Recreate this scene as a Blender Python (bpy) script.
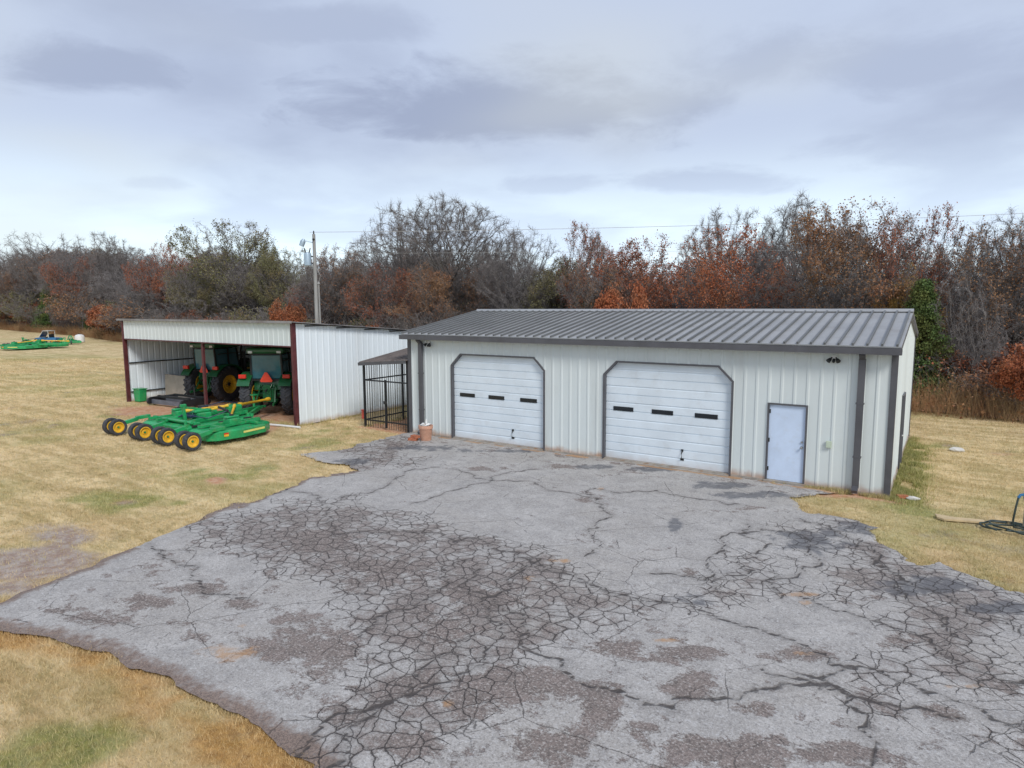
import bpy, math, random
import numpy as np
R = math.radians
random.seed(7); RNG = np.random.default_rng(11)
for o in list(bpy.data.objects): bpy.data.objects.remove(o)
SC = bpy.context.scene; COL = SC.collection

# ------------------------------------------------------------------ camera
CAM = np.array([16.122, -17.668, 4.5655]); YAW, PITCH, ROLL, FPX = .5848, -.1178, -.0041, 660.4
_r = np.array([math.cos(YAW), math.sin(YAW), 0]); _f = np.array([-math.sin(YAW), math.cos(YAW), 0]); _u = np.array([0, 0, 1.])
_F = _f*math.cos(PITCH) + _u*math.sin(PITCH); _U = _u*math.cos(PITCH) - _f*math.sin(PITCH)
_R2 = _r*math.cos(ROLL) + _U*math.sin(ROLL); _U2 = _U*math.cos(ROLL) - _r*math.sin(ROLL)
cam = bpy.data.objects.new('camera', bpy.data.cameras.new('camera')); COL.objects.link(cam)
from mathutils import Matrix, Vector
cam.matrix_world = Matrix(((_R2[0], _U2[0], -_F[0], CAM[0]), (_R2[1], _U2[1], -_F[1], CAM[1]), (_R2[2], _U2[2], -_F[2], CAM[2]), (0, 0, 0, 1)))
cam.data.sensor_width = 36; cam.data.lens = 36*FPX/1024; cam.data.clip_end = 6000; cam.data.clip_start = .1
SC.camera = cam
SC.render.resolution_x = 1024; SC.render.resolution_y = 768

def ray(x, y): return _F + _R2*(x-512)/FPX + _U2*(384-y)/FPX
def gnd(x, y, z=0.):
    d = ray(x, y); return CAM + d*(z-CAM[2])/d[2]
def at(x, depth):                                   # ground point seen in column x at this distance
    d = ray(x, 306); d[2] = 0; return CAM[0]+d[0]*depth, CAM[1]+d[1]*depth
def proj(X, Y, Z=0.):
    dx, dy, dz = X-CAM[0], Y-CAM[1], Z-CAM[2]
    z = dx*_F[0]+dy*_F[1]+dz*_F[2]; z = np.where(z < .5, .5, z)
    return (512+FPX*(dx*_R2[0]+dy*_R2[1]+dz*_R2[2])/z, 384-FPX*(dx*_U2[0]+dy*_U2[1]+dz*_U2[2])/z, z)

# ------------------------------------------------------------------ render, sky, sun
SUN_EL, SUN_AZ = 42., 124.      # azimuth of the sun seen from the scene, degrees clockwise from +Y
SC.view_settings.view_transform = 'Standard'; SC.view_settings.look = 'None'
SC.view_settings.exposure = .62; SC.view_settings.gamma = 1
SC.render.engine = 'CYCLES'
W = bpy.data.worlds.new("World"); SC.world = W; W.use_nodes = True
class G:                                             # tiny node helper
    def __init__(s, tree): s.t = tree; s.n = tree.nodes; s.l = tree.links
    def node(s, typ, **kw):
        n = s.n.new(typ)
        for k, v in kw.items():
            if k.startswith('i_'): n.inputs[k[2:].replace('_', ' ')].default_value = v
            else: setattr(n, k, v)
        return n
    def set(s, sock, v):
        if isinstance(v, bpy.types.NodeSocket): s.l.new(v, sock)
        elif isinstance(v, (tuple, list)): sock.default_value = tuple(v)+((1,) if len(v) == 3 and sock.type == 'RGBA' else ())
        else: sock.default_value = v
    def math(s, op, a, b=0., c=None, clamp=False):
        n = s.n.new('ShaderNodeMath'); n.operation = op; n.use_clamp = clamp
        s.set(n.inputs[0], a); s.set(n.inputs[1], b)
        if c is not None: s.set(n.inputs[2], c)
        return n.outputs[0]
    def vmath(s, op, a, b=(0, 0, 0), sc=None):
        n = s.n.new('ShaderNodeVectorMath'); n.operation = op
        s.set(n.inputs[0], a); s.set(n.inputs[1], b)
        if sc is not None: s.set(n.inputs['Scale'], sc)
        return n.outputs[0]
    def mix(s, f, a, b, typ='MIX'):
        n = s.n.new('ShaderNodeMix'); n.data_type = 'RGBA'; n.blend_type = typ
        s.set(n.inputs[0], f); s.set(n.inputs[6], a); s.set(n.inputs[7], b); return n.outputs[2]
    def ramp(s, v, lo, hi, a=0., b=1.):             # smooth map range
        n = s.n.new('ShaderNodeMapRange'); n.interpolation_type = 'SMOOTHSTEP'
        s.set(n.inputs[0], v); n.inputs[1].default_value = lo; n.inputs[2].default_value = hi; s.set(n.inputs[3], a); s.set(n.inputs[4], b); return n.outputs[0]
    def noise(s, vec, scale, detail=4., rough=.55, dist=0., col=False):
        n = s.n.new('ShaderNodeTexNoise'); s.set(n.inputs['Vector'], vec)
        n.inputs['Scale'].default_value = scale; n.inputs['Detail'].default_value = detail
        n.inputs['Roughness'].default_value = rough; n.inputs['Distortion'].default_value = dist
        return n.outputs['Color' if col else 'Fac']
    def voro(s, vec, scale, feat='F1', rnd=1.):
        n = s.n.new('ShaderNodeTexVoronoi'); n.feature = feat; n.voronoi_dimensions = '2D'; s.set(n.inputs['Vector'], vec)
        n.inputs['Scale'].default_value = scale; n.inputs['Randomness'].default_value = rnd
        return n.outputs['Distance']
    def scale(s, vec, v): return s.vmath('MULTIPLY', vec, v)
    def attr(s, name, out='Fac'):
        n = s.n.new('ShaderNodeAttribute'); n.attribute_name = name; return n.outputs[out]
    def comb(s, x, y, z=0.):
        n = s.n.new('ShaderNodeCombineXYZ'); s.set(n.inputs[0], x); s.set(n.inputs[1], y); s.set(n.inputs[2], z); return n.outputs[0]
    def sep(s, v):
        n = s.n.new('ShaderNodeSeparateXYZ'); s.set(n.inputs[0], v); return n.outputs
g = G(W.node_tree); bg = g.n['Background']; bg.inputs[1].default_value = .1
sky = g.node('ShaderNodeTexSky', sky_type='NISHITA', sun_disc=False); sky.sun_elevation = R(SUN_EL); sky.sun_rotation = R(SUN_AZ)
d = g.n.new('ShaderNodeTexCoord').outputs['Generated']; sx, sy, sz = g.sep(d)
zz = g.math('ADD', g.math('MAXIMUM', sz, 0.), .16)
cv = g.comb(g.math('DIVIDE', sx, zz), g.math('DIVIDE', sy, zz))
c1 = g.noise(g.vmath('ADD', cv, (2.3, 5.1, 0)), .95, 7., .5, .25)
c2 = g.noise(g.vmath('ADD', cv, (7.7, 1.9, 3.)), .42, 3., .5)
c3 = g.noise(g.vmath('ADD', cv, (1.2, 9.4, 8.)), 2.6, 6., .55, .3)
cc = g.math('ADD', g.math('ADD', g.math('MULTIPLY', c1, .55), g.math('MULTIPLY', c2, .42)), g.math('MULTIPLY', c3, .1))
cwob = g.math('MULTIPLY', g.math('SUBTRACT', g.noise(g.vmath('ADD', cv, (4., 4., 4.)), 2.3, 8., .62, .3), .5), 3.2)
def bank(x, y, a, b_, amp):                           # a cloud bank overhead, placed by its direction
    v = ray(x, y); v = v/np.linalg.norm(v); k = v[2]+.16; c0 = np.array((v[0]/k, v[1]/k))
    def pt_(xx, yy): w = ray(xx, yy); w = w/np.linalg.norm(w); return np.array((w[0], w[1]))/(w[2]+.16)-c0
    u = pt_(x+a, y); w = pt_(x, y-b_); det = u[0]*w[1]-u[1]*w[0]
    q = g.vmath('SUBTRACT', cv, (c0[0], c0[1], 0)); qx, qy, _ = g.sep(q)
    p1 = g.math('DIVIDE', g.math('SUBTRACT', g.math('MULTIPLY', qx, float(w[1])), g.math('MULTIPLY', qy, float(w[0]))), float(det))
    p2 = g.math('DIVIDE', g.math('SUBTRACT', g.math('MULTIPLY', qy, float(u[0])), g.math('MULTIPLY', qx, float(u[1]))), float(det))
    rr_ = g.math('SQRT', g.math('ADD', g.math('MULTIPLY', p1, p1), g.math('MULTIPLY', p2, p2)))
    return g.math('MULTIPLY', g.ramp(g.math('ADD', rr_, cwob), 1.5, .45), amp)
bk = 0.
for args in ((105, 66, 105, 30, .8), (480, 112, 165, 42, 1.), (665, 105, 60, 22, .7), (270, 28, 150, 22, .55), (690, 182, 90, 12, .6), (560, 185, 60, 9, .5), (880, 60, 170, 40, .5), (140, 184, 40, 8, .4), (930, 150, 110, 22, .5)):
    bk = g.math('MAXIMUM', bank(*args), bk)
hz = g.ramp(sz, .06, .25, 0., 1.)
SKK = 10.                                            # cloud radiance is divided back by the background strength
light = g.mix(hz, (.64, .76, .84), (.375, .43, .545))
dark = g.mix(hz, (.45, .53, .68), (.245, .28, .38))
cl = g.mix(g.math('MAXIMUM', g.math('MULTIPLY', g.ramp(cc, .485, .635), .62), bk), light, dark)
cl = g.mix(g.math('MULTIPLY', g.ramp(c2, .5, .35), .45), cl, (.47, .49, .47))
cl = g.vmath('SCALE', cl, sc=SKK)
allc = g.mix(.93, sky.outputs[0], cl)
g.l.new(allc, bg.inputs[0])
sd = bpy.data.lights.new('sun', 'SUN'); sd.energy = 1.5; sd.angle = R(18); sd.color = (1., .965, .91)
so = bpy.data.objects.new('sun', sd); COL.objects.link(so); so.location = (0, -30, 40)
_az = R(SUN_AZ); _s = Vector((math.sin(_az)*math.cos(R(SUN_EL)), math.cos(_az)*math.cos(R(SUN_EL)), math.sin(R(SUN_EL))))
so.rotation_euler = _s.to_track_quat('Z', 'Y').to_euler()

# ------------------------------------------------------------------ mesh helpers
class MB:
    def __init__(s): s.v = []; s.f = []
    def add(s, vs, fs):
        b = len(s.v); s.v += [tuple(map(float, p)) for p in vs]; s.f += [tuple(i+b for i in f) for f in fs]; return s
    def box(s, x0, x1, y0, y1, z0, z1):
        return s.add([(x0, y0, z0), (x1, y0, z0), (x1, y1, z0), (x0, y1, z0), (x0, y0, z1), (x1, y0, z1), (x1, y1, z1), (x0, y1, z1)],
                     [(0, 3, 2, 1), (4, 5, 6, 7), (0, 1, 5, 4), (1, 2, 6, 5), (2, 3, 7, 6), (3, 0, 4, 7)])
    def bar(s, p, q, w, h, up=(0, 0, 1)):            # rectangular bar from p to q
        p = np.array(p, float); q = np.array(q, float); a = (q-p)/np.linalg.norm(q-p); up = np.array(up, float)
        r = np.cross(a, up)
        if np.linalg.norm(r) < 1e-5: r = np.cross(a, (1, 0, 0))
        r /= np.linalg.norm(r); u = np.cross(r, a)
        vs = [c+r*i*w/2+u*j*h/2 for c in (p, q) for i, j in ((-1, -1), (1, -1), (1, 1), (-1, 1))]
        return s.add(vs, [(3, 2, 1, 0), (4, 5, 6, 7), (0, 1, 5, 4), (1, 2, 6, 5), (2, 3, 7, 6), (3, 0, 4, 7)])
    def tube(s, pts, r, n=10, cap=True):
        pts = [np.array(p, float) for p in pts]; rs = r if isinstance(r, (list, tuple)) else [r]*len(pts)
        vs = []; fs = []; m = len(pts)
        t0 = pts[1]-pts[0]; ref = np.array((0, 0, 1.)) if abs(t0[2]) < .8*np.linalg.norm(t0) else np.array((1., 0, 0))
        for i, p in enumerate(pts):
            t = pts[min(i+1, m-1)]-pts[max(i-1, 0)]; t = t/(np.linalg.norm(t)+1e-9)
            a = np.cross(t, ref); a /= np.linalg.norm(a)+1e-9; b = np.cross(t, a); ref = np.cross(a, t) if False else ref
            vs += [p+(a*math.cos(k*2*math.pi/n)+b*math.sin(k*2*math.pi/n))*rs[i] for k in range(n)]
        for i in range(m-1):
            for k in range(n):
                k2 = (k+1) % n; fs.append((i*n+k, i*n+k2, (i+1)*n+k2, (i+1)*n+k))
        if cap: fs += [tuple(range(n))[::-1], tuple(range((m-1)*n, m*n))]
        return s.add(vs, fs)
    def lathe(s, prof, c=(0, 0, 0), axis='x', n=28, closed=False):   # prof: (radius, along)
        vs = []; fs = []; m = len(prof)
        for k in range(n):
            a = 2*math.pi*k/n; ca, sa = math.cos(a), math.sin(a)
            for r, h in prof:
                p = (h, r*ca, r*sa) if axis == 'x' else (r*ca, h, r*sa) if axis == 'y' else (r*ca, r*sa, h)
                vs.append((p[0]+c[0], p[1]+c[1], p[2]+c[2]))
        for k in range(n):
            k2 = (k+1) % n
            for j in range(m-1+(1 if closed else 0)):
                j2 = (j+1) % m; fs.append((k*m+j, k2*m+j, k2*m+j2, k*m+j2))
        return s.add(vs, fs)
    def prism(s, poly, a0, a1, axis='y'):            # poly in the other two axes
        n = len(poly)
        def P(u, v, a): return {'y': (u, a, v), 'x': (a, u, v), 'z': (u, v, a)}[axis]
        vs = [P(u, v, a0) for u, v in poly]+[P(u, v, a1) for u, v in poly]
        return s.add(vs, [tuple(range(n)), tuple(range(2*n-1, n-1, -1))]+[(i, i+n, (i+1) % n+n, (i+1) % n) for i in range(n)])
    def build(s, name, m, parent=None, smooth=False, bevel=0, loc=None):
        me = bpy.data.meshes.new(name); me.from_pydata(s.v, [], s.f); me.update()
        import bmesh
        bm = bmesh.new(); bm.from_mesh(me); bmesh.ops.recalc_face_normals(bm, faces=bm.faces); bm.to_mesh(me); bm.free()
        me.materials.append(m)
        if smooth:
            me.polygons.foreach_set('use_smooth', [True]*len(me.polygons)); 
            try: me.set_sharp_from_angle(angle=R(40))
            except Exception: pass
        o = bpy.data.objects.new(name, me); COL.objects.link(o)
        if parent: o.parent = parent
        if loc: o.location = loc
        if bevel:
            b = o.modifiers.new('bevel', 'BEVEL'); b.width = bevel; b.segments = 2; b.limit_method = 'ANGLE'; b.angle_limit = R(40)
        return o
def bigmesh(name, v, f, m, attrs=None, parent=None, link=True):     # numpy arrays, faces all of one size
    me = bpy.data.meshes.new(name); k = f.shape[1]
    me.vertices.add(len(v)); me.vertices.foreach_set('co', np.ascontiguousarray(v, np.float32).ravel())
    me.loops.add(f.size); me.loops.foreach_set('vertex_index', np.ascontiguousarray(f, np.int32).ravel())
    me.polygons.add(len(f)); me.polygons.foreach_set('loop_start', np.arange(0, f.size, k, dtype=np.int32))
    me.update(calc_edges=True)
    for nm, a in (attrs or {}).items():
        at_ = me.attributes.new(nm, 'FLOAT', 'POINT'); at_.data.foreach_set('value', np.ascontiguousarray(a, np.float32))
    me.materials.append(m)
    if not link: return me
    o = bpy.data.objects.new(name, me); COL.objects.link(o)
    if parent: o.parent = parent
    return o
def tag(o, label=None, cat=None, group=None, kind=None):
    if label: o['label'] = label
    if cat: o['category'] = cat
    if group: o['group'] = group
    if kind: o['kind'] = kind
    return o
def thing(name, label, cat, loc=(0, 0, 0), rz=0, group=None):
    o = bpy.data.objects.new(name, None); COL.objects.link(o); o.location = loc; o.rotation_euler = (0, 0, rz); o.empty_display_size = .2
    return tag(o, label, cat, group)
def copy_tree(o, parent=None):
    kids = KIDS(o); c = o.copy(); COL.objects.link(c)
    if parent: c.parent = parent
    for ch in kids: copy_tree(ch, c)
    return c
def KIDS(o): return [x for x in COL.objects if x.parent == o]

# ------------------------------------------------------------------ numpy noise
def _hash(ix, iy, s):
    h = (ix.astype(np.int64)*374761393 + iy.astype(np.int64)*668265263 + s*982451653) & 0x7fffffff
    h = (h ^ (h >> 13))*1274126177 & 0x7fffffff
    return ((h ^ (h >> 16)) & 0xffff)/65535.
def vnoise(x, y, s=0):
    ix, iy = np.floor(x), np.floor(y); fx, fy = x-ix, y-iy; fx = fx*fx*(3-2*fx); fy = fy*fy*(3-2*fy)
    return (_hash(ix, iy, s)*(1-fx)+_hash(ix+1, iy, s)*fx)*(1-fy)+(_hash(ix, iy+1, s)*(1-fx)+_hash(ix+1, iy+1, s)*fx)*fy
def fbm(x, y, s=0, o=4):
    t = 0; a = .5; n = 0
    for k in range(o): t = t+a*vnoise(x*2**k+17*k, y*2**k-9*k, s+k); n += a; a *= .5
    return t/n
def seg_dist(px, py, poly, closed=False):
    best = np.full(px.shape, 1e9); P = poly+[poly[0]] if closed else poly
    for (ax, ay), (bx, by) in zip(P[:-1], P[1:]):
        dx, dy = bx-ax, by-ay; t = np.clip(((px-ax)*dx+(py-ay)*dy)/(dx*dx+dy*dy+1e-9), 0, 1)
        best = np.minimum(best, np.hypot(px-ax-t*dx, py-ay-t*dy))
    return best
def inside(px, py, poly):
    r = np.zeros(px.shape, bool); n = len(poly)
    for i in range(n):
        (ax, ay), (bx, by) = poly[i], poly[(i+1) % n]
        c = ((ay > py) != (by > py)) & (px < (bx-ax)*(py-ay)/((by-ay) if by != ay else 1e-9)+ax); r ^= c
    return r
def sstep(x, a, b): t = np.clip((x-a)/(b-a), 0, 1); return t*t*(3-2*t)
def gpt(l): return [tuple(gnd(x, y)[:2]) for x, y in l]             # spots read off the photograph, laid on the ground
def blobs(X, Y, lst):                                # soft ellipses on the ground: px centre, px half sizes
    r = np.zeros(X.shape)
    for x, y, a, b in lst:
        c = gnd(x, y); u = gnd(x+a, y)-c; v = gnd(x, y+b)-c
        det = u[0]*v[1]-u[1]*v[0]; dx, dy = X-c[0], Y-c[1]
        p = (dx*v[1]-dy*v[0])/det; q = (u[0]*dy-u[1]*dx)/det
        r = np.maximum(r, np.clip(1.35-np.hypot(p, q), 0, 1))
    return r

# ------------------------------------------------------------------ materials
def newmat(name):
    m = bpy.data.materials.new(name); m.use_nodes = True; g = G(m.node_tree); return m, g, g.n['Principled BSDF']
def mat(name, col, rough=.6, metal=0., var=.15, vs=3., dirt=None, dirtamt=.3, spec=.5, bump=0., bs=40., coat=0., emit=None, trans=0., streak=False, gdirt=0.):
    m, g, b = newmat(name)
    co = g.n.new('ShaderNodeTexCoord').outputs['Object']
    geo = g.n.new('ShaderNodeNewGeometry').outputs['Position']
    v = g.scale(geo, (vs, vs, vs*.12 if streak else vs))
    n1 = g.noise(v, 1., 5., .6)
    c = g.mix(g.ramp(n1, .3, .7), tuple(x*(1-var) for x in col), tuple(min(1, x*(1+var)) for x in col))
    if dirt:
        n2 = g.noise(g.vmath('ADD', v, (9., 3., 5.)), 2.3, 6., .65)
        c = g.mix(g.math('MULTIPLY', g.ramp(n2, .5, .72), dirtamt), c, dirt)
    if gdirt:                                        # soil splashed up the foot of a wall
        z = g.sep(geo)[2]; nz = g.noise(geo, 3., 4.)
        k = g.ramp(g.math('ADD', z, g.math('MULTIPLY', nz, -.32)), -.16, .10, 1., 0.)
        c = g.mix(g.math('MULTIPLY', k, gdirt), c, (.36, .17, .07))
    g.l.new(c, b.inputs['Base Color']); b.inputs['Roughness'].default_value = rough; b.inputs['Metallic'].default_value = metal
    g.l.new(g.ramp(n1, .2, .8, max(0, rough-.08), min(1, rough+.08)), b.inputs['Roughness'])
    b.inputs['Specular IOR Level'].default_value = spec; b.inputs['Coat Weight'].default_value = coat
    if bump:
        bn = g.node('ShaderNodeBump'); bn.inputs['Strength'].default_value = bump; bn.inputs['Distance'].default_value = .01
        g.l.new(g.noise(geo, bs, 4.), bn.inputs['Height']); g.l.new(bn.outputs[0], b.inputs['Normal'])
    return m
M = {}
M['wall'] = mat('white_wall_paint', (.645, .70, .695), .42, 0, .05, .6, (.46, .46, .42), .25, streak=True, bump=.25, bs=2.2, gdirt=.8)
M['shedwall'] = mat('shed_wall_paint', (.78, .86, .91), .4, 0, .04, .5, (.55, .53, .48), .2, streak=True, gdirt=.45)
M['trim'] = mat('grey_trim', (.095, .095, .105), .45, .1, .12, 2.)
M['roof'] = mat('grey_roof_metal', (.335, .34, .34), .45, .1, .12, .7, (.22, .20, .18), .4); M['seam'] = mat('roof_rib_shade', (.14, .145, .145), .5, .1, .12, 1.)  # ribs darker than the pans: rib shading put into the colour
M['doorwhite'] = mat('white_door_paint', (.70, .775, .83), .4, 0, .05, 1.3, (.50, .50, .48), .2, gdirt=.3)
M['doorblue'] = mat('pale_door_paint', (.60, .71, .88), .4, 0, .05, 2., (.5, .55, .62), .3)
M['black'] = mat('black_metal', (.022, .024, .028), .45, .2, .2, 5.)
M['glass'] = mat('dark_window_glass', (.02, .025, .03), .08, 0, .1, 2.)
M['chrome'] = mat('worn_metal', (.42, .42, .42), .35, .9, .1, 5.)
M['concrete'] = mat('concrete', (.34, .31, .27), .9, 0, .2, 3., (.35, .18, .08), .7, bump=.4)
M['redsteel'] = mat('oxide_red_steel', (.11, .028, .032), .55, .1, .25, 4., (.05, .02, .02), .5)
M['shedroof'] = mat('shed_roof_metal', (.30, .29, .29), .5, .5, .2, 1., (.15, .08, .06), .5)
M['kroof'] = mat('brown_grey_roof_metal', (.15, .125, .11), .6, .2, .2, 1.5, (.08, .05, .04), .5)
M['green'] = mat('green_machine_paint', (.016, .31, .10), .42, 0, .22, 2.2, (.17, .25, .10), .6, coat=.15)
M['dgreen'] = mat('tractor_green_paint', (.008, .095, .03), .36, 0, .15, 3., (.05, .10, .04), .35, coat=.3)
M['yellow'] = mat('yellow_machine_paint', (.76, .45, .03), .45, 0, .14, 6., (.36, .24, .07), .5, coat=.2)
M['tyre'] = mat('tyre_rubber', (.04, .042, .05), .75, 0, .3, 6., (.16, .14, .12), .5, bump=.3)
M['dark'] = mat('dark_castings', (.025, .027, .028), .6, .2, .3, 6., (.07, .055, .04), .5)
M['cabglass'] = mat('cab_glass', (.05, .16, .20), .06, 0, .15, 1.5, spec=.9)
M['redlight'] = mat('red_lamp_lens', (.62, .03, .015), .3, 0, .1, 8.)
M['orange'] = mat('orange_reflector', (.85, .07, .03), .45, 0, .08, 8.)
M['tan'] = mat('tan_panel', (.42, .38, .31), .75, 0, .12, 2., (.28, .22, .17), .4)
M['terracotta'] = mat('terracotta', (.52, .28, .19), .8, 0, .12, 6., (.62, .42, .32), .5, bump=.3)
M['brick'] = mat('red_brick', (.42, .14, .07), .9, 0, .2, 14., (.5, .3, .2), .4, bump=.5)
M['white'] = mat('white_plastic', (.75, .75, .73), .5, 0, .06, 6.)
M['wood'] = mat('sawn_board', (.56, .43, .25), .8, 0, .14, 5., (.40, .29, .17), .5, bump=.3)
M['pole'] = mat('weathered_pole', (.30, .30, .29), .85, 0, .15, 4., (.17, .16, .15), .5, streak=True, bump=.4)
M['galv'] = mat('galvanised_can', (.36, .46, .54), .45, .3, .1, 3.)
M['wire'] = mat('overhead_wire', (.42, .42, .40), .6, .2, .1, 2.)
M['hose'] = mat('black_hose', (.03, .05, .045), .5, 0, .2, 6.)
M['bluepaint'] = mat('blue_paint', (.03, .16, .34), .4, 0, .15, 4., coat=.2)
M['navy'] = mat('navy_plastic', (.015, .03, .07), .5, 0, .2, 4.)
M['pale'] = mat('pale_frame', (.62, .62, .58), .5, 0, .1, 4.)
M['beige'] = mat('beige_decal', (.75, .70, .20), .5, 0, .05, 4.)

# ------------------------------------------------------------------ ground masks (soil, green, rust-coloured dead grass) in place
OUT = gpt([(300, 454), (345, 449), (382, 438), (404, 433)]) + [(.0, .0), (14.2, .0)] + gpt([(797, 499), (812, 511), (850, 519), (872, 527), (893, 545), (920, 566), (938, 560), (958, 572), (985, 588), (1024, 600)]) \
    + [(24, -5.6), (34, -7.5), (34, -26), (10.5, -26), (11.35, -15.)] + gpt([(318, 766), (286, 742), (240, 715), (170, 681), (100, 655), (40, 638), (0, 628)]) + [(2.6, -14.95), (-4, -17.2), (-12, -20), (-12, -18.6), (-3, -16), (2.2, -14.0)] \
    + gpt([(0, 603), (60, 578), (140, 545), (215, 512), (252, 499), (320, 476), (356, 470), (338, 462)])
def asphalt_sd(X, Y):                                # positive inside
    d = seg_dist(X, Y, OUT, True); d = np.where(inside(X, Y, OUT), d, -d)
    n = (fbm(X*1.7, Y*1.7, 3, 5)-.5)*.9 + (fbm(X*7, Y*7, 8, 3)-.5)*.16
    k = np.where((Y > -.35) & (X > .2) & (X < 14.3), 0, np.where((Y < -9) & (X < 14), .38, 1))          # straight along the building
    return d + n*k*np.where(Y > -1.2, .5, 1)
RUSTL = gpt([(-30, 622), (0, 632), (40, 642), (100, 664), (170, 696), (235, 738), (290, 775), (320, 800)])
def ground_masks(X, Y):
    n = fbm(X*.8, Y*.8, 21, 5)-.5; n2 = fbm(X*.25, Y*.25, 31, 4)-.5
    dirt = blobs(X, Y, [(170, 411, 62, 9), (240, 404, 60, 9), (262, 428, 22, 9), (215, 480, 14, 5)])
    dirt = np.maximum(dirt, .5*blobs(X, Y, [(975, 486, 18, 10), (1000, 455, 40, 5)])); dirt = np.where((X > -3) | (Y < -4), dirt*.75, dirt)
    dirt = np.maximum(dirt, .8*((X > -17) & (X < -5) & (Y > -1.0) & (Y < 8)))
    dirt = np.maximum(dirt, .9*((X > -2.5) & (X < 0.1) & (Y > -.2) & (Y < 4.6)))
    rimd = np.maximum(blobs(X, Y, [(840, 492, 35, 7)])*.8, np.exp(-((Y+.25)/.22)**2)*((X > 12) & (X < 15.6)))
    dirt = sstep(np.maximum(dirt, rimd)+n*.9, .38, .75)
    grav = sstep(blobs(X, Y, [(60, 532, 90, 18), (5, 558, 100, 26), (10, 588, 90, 14), (340, 474, 30, 6)])+n*2.4, .42, 1.0)*.9
    sd = asphalt_sd(X, Y)
    rust = np.exp(-(seg_dist(X, Y, RUSTL)/.42)**2)
    rust = .75*sstep(rust*1.0+n*1.9+(fbm(X*4, Y*4, 28, 3)-.5)*.8+blobs(X, Y, [(240, 755, 70, 25)])*.6, .35, 1.05)
    green = blobs(X, Y, [(905, 480, 16, 40), (925, 447, 34, 9), (70, 690, 110, 40), (60, 745, 150, 40), (330, 445, 40, 8), (230, 470, 120, 14), (120, 500, 90, 12), (330, 432, 55, 9), (870, 508, 60, 6), (108, 416, 22, 5), (300, 446, 40, 5), (960, 560, 40, 10)])
    green = np.maximum(green*.9, 1.15*np.exp(-((X-15.6)/.55)**2)*((Y > -1.2) & (Y < 8)))
    green = .68*sstep(green*.8+n*2.6+n2*1.1+(fbm(X*3, Y*3, 27, 3)-.5)*.7, .45, 1.15)
    green = np.maximum(green, .38*sstep(n2+n*.5, .02, .3))
    return dirt, grav, rust, green, sd

def grass_color(g, P, blades=False):
    """straw-coloured mown grass with green, rust and soil; shared by the sheet and the blades"""
    s1 = g.noise(g.scale(P, (.35, 1.5, 1.)), 1., 6., .62, .4)       # mowing streaks
    s2 = g.noise(P, .16, 4., .55); s3 = g.noise(P, 9., 5., .7); s4 = g.noise(g.scale(P, (1.2, 4.2, 1.)), 1.7, 5., .65)
    c = g.mix(g.ramp(s1, .38, .60), (.55, .415, .21), (.80, .635, .37))
    c = g.mix(g.math('MULTIPLY', g.ramp(s2, .46, .66), .45), c, (.66, .46, .25))
    c = g.mix(g.math('MULTIPLY', g.ramp(s4, .50, .66), .6), c, (.36, .27, .11))
    c = g.mix(g.math('MULTIPLY', g.ramp(s3, .5, .75), .55), c, (.30, .215, .09))
    s5 = g.noise(P, 2.6, 6., .7, .5); c = g.mix(g.math('MULTIPLY', g.ramp(s5, .52, .66), .5), c, (.30, .25, .10)); c = g.mix(g.math('MULTIPLY', g.ramp(s5, .46, .34), .4), c, (.86, .72, .45))
    c = g.mix(g.attr('green'), c, g.mix(g.ramp(s3, .35, .65), (.09, .17, .025), (.29, .33, .07)))
    c = g.mix(g.math('MULTIPLY', g.ramp(g.noise(P, .9, 5., .65, .6), .48, .64), .38), c, (.38, .315, .13))
    c = g.mix(g.attr('rust'), c, g.mix(g.ramp(s3, .35, .65), (.38, .18, .045), (.62, .34, .10)))
    return c
def ground_mat():
    m, g, b = newmat('mown_dry_grass_ground'); P = g.n.new('ShaderNodeNewGeometry').outputs['Position']
    c = grass_color(g, P); f = g.noise(P, 28., 5., .75); f2 = g.noise(P, 5., 5., .65)
    soil = g.mix(g.ramp(f2, .35, .65), (.56, .27, .145), (.66, .43, .28)); c = g.mix(g.attr('dirt'), c, soil)
    gr = g.mix(g.ramp(f2, .35, .65), (.36, .255, .215), (.50, .43, .39)); gr = g.mix(g.math('MULTIPLY', g.ramp(f, .5, .7), .5), gr, (.15, .12, .11))
    c = g.mix(g.attr('grav'), c, gr)
    c = g.mix(g.math('MULTIPLY', g.ramp(f, .45, .75), .45), c, g.mix(.5, c, (.10, .08, .04)))
    g.l.new(c, b.inputs['Base Color']); b.inputs['Roughness'].default_value = .95; b.inputs['Specular IOR Level'].default_value = .15
    bn = g.node('ShaderNodeBump'); bn.inputs['Strength'].default_value = .9; bn.inputs['Distance'].default_value = .05
    g.l.new(g.math('ADD', g.math('MULTIPLY', f, .6), g.noise(P, 6., 4., .7)), bn.inputs['Height']); g.l.new(bn.outputs[0], b.inputs['Normal'])
    return m
def axis(lo, a, b, hi, fine, mid):
    l = [lo]; 
    out = list(np.arange(a, b+1e-6, fine)); left = []; x = a; st = mid
    while x-st > lo: x -= st; left.append(x); st *= 1.25
    right = []; x = out[-1]; st = mid
    while x+st < hi: x += st; right.append(x); st *= 1.25
    return np.array([lo]+left[::-1]+out+right+[hi])
xs = axis(-2500, -26, 26, 2500, .16, .4); ys = axis(-2500, -20, 10, 2500, .16, .4)
GX, GY = np.meshgrid(xs, ys, indexing='ij'); GX = GX.ravel(); GY = GY.ravel()
nx, ny = len(xs), len(ys); I = np.arange(nx*ny).reshape(nx, ny)
GF = np.stack([I[:-1, :-1], I[1:, :-1], I[1:, 1:], I[:-1, 1:]], -1).reshape(-1, 4)
dirt, grav, rust, green, sdg = ground_masks(GX, GY)
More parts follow.
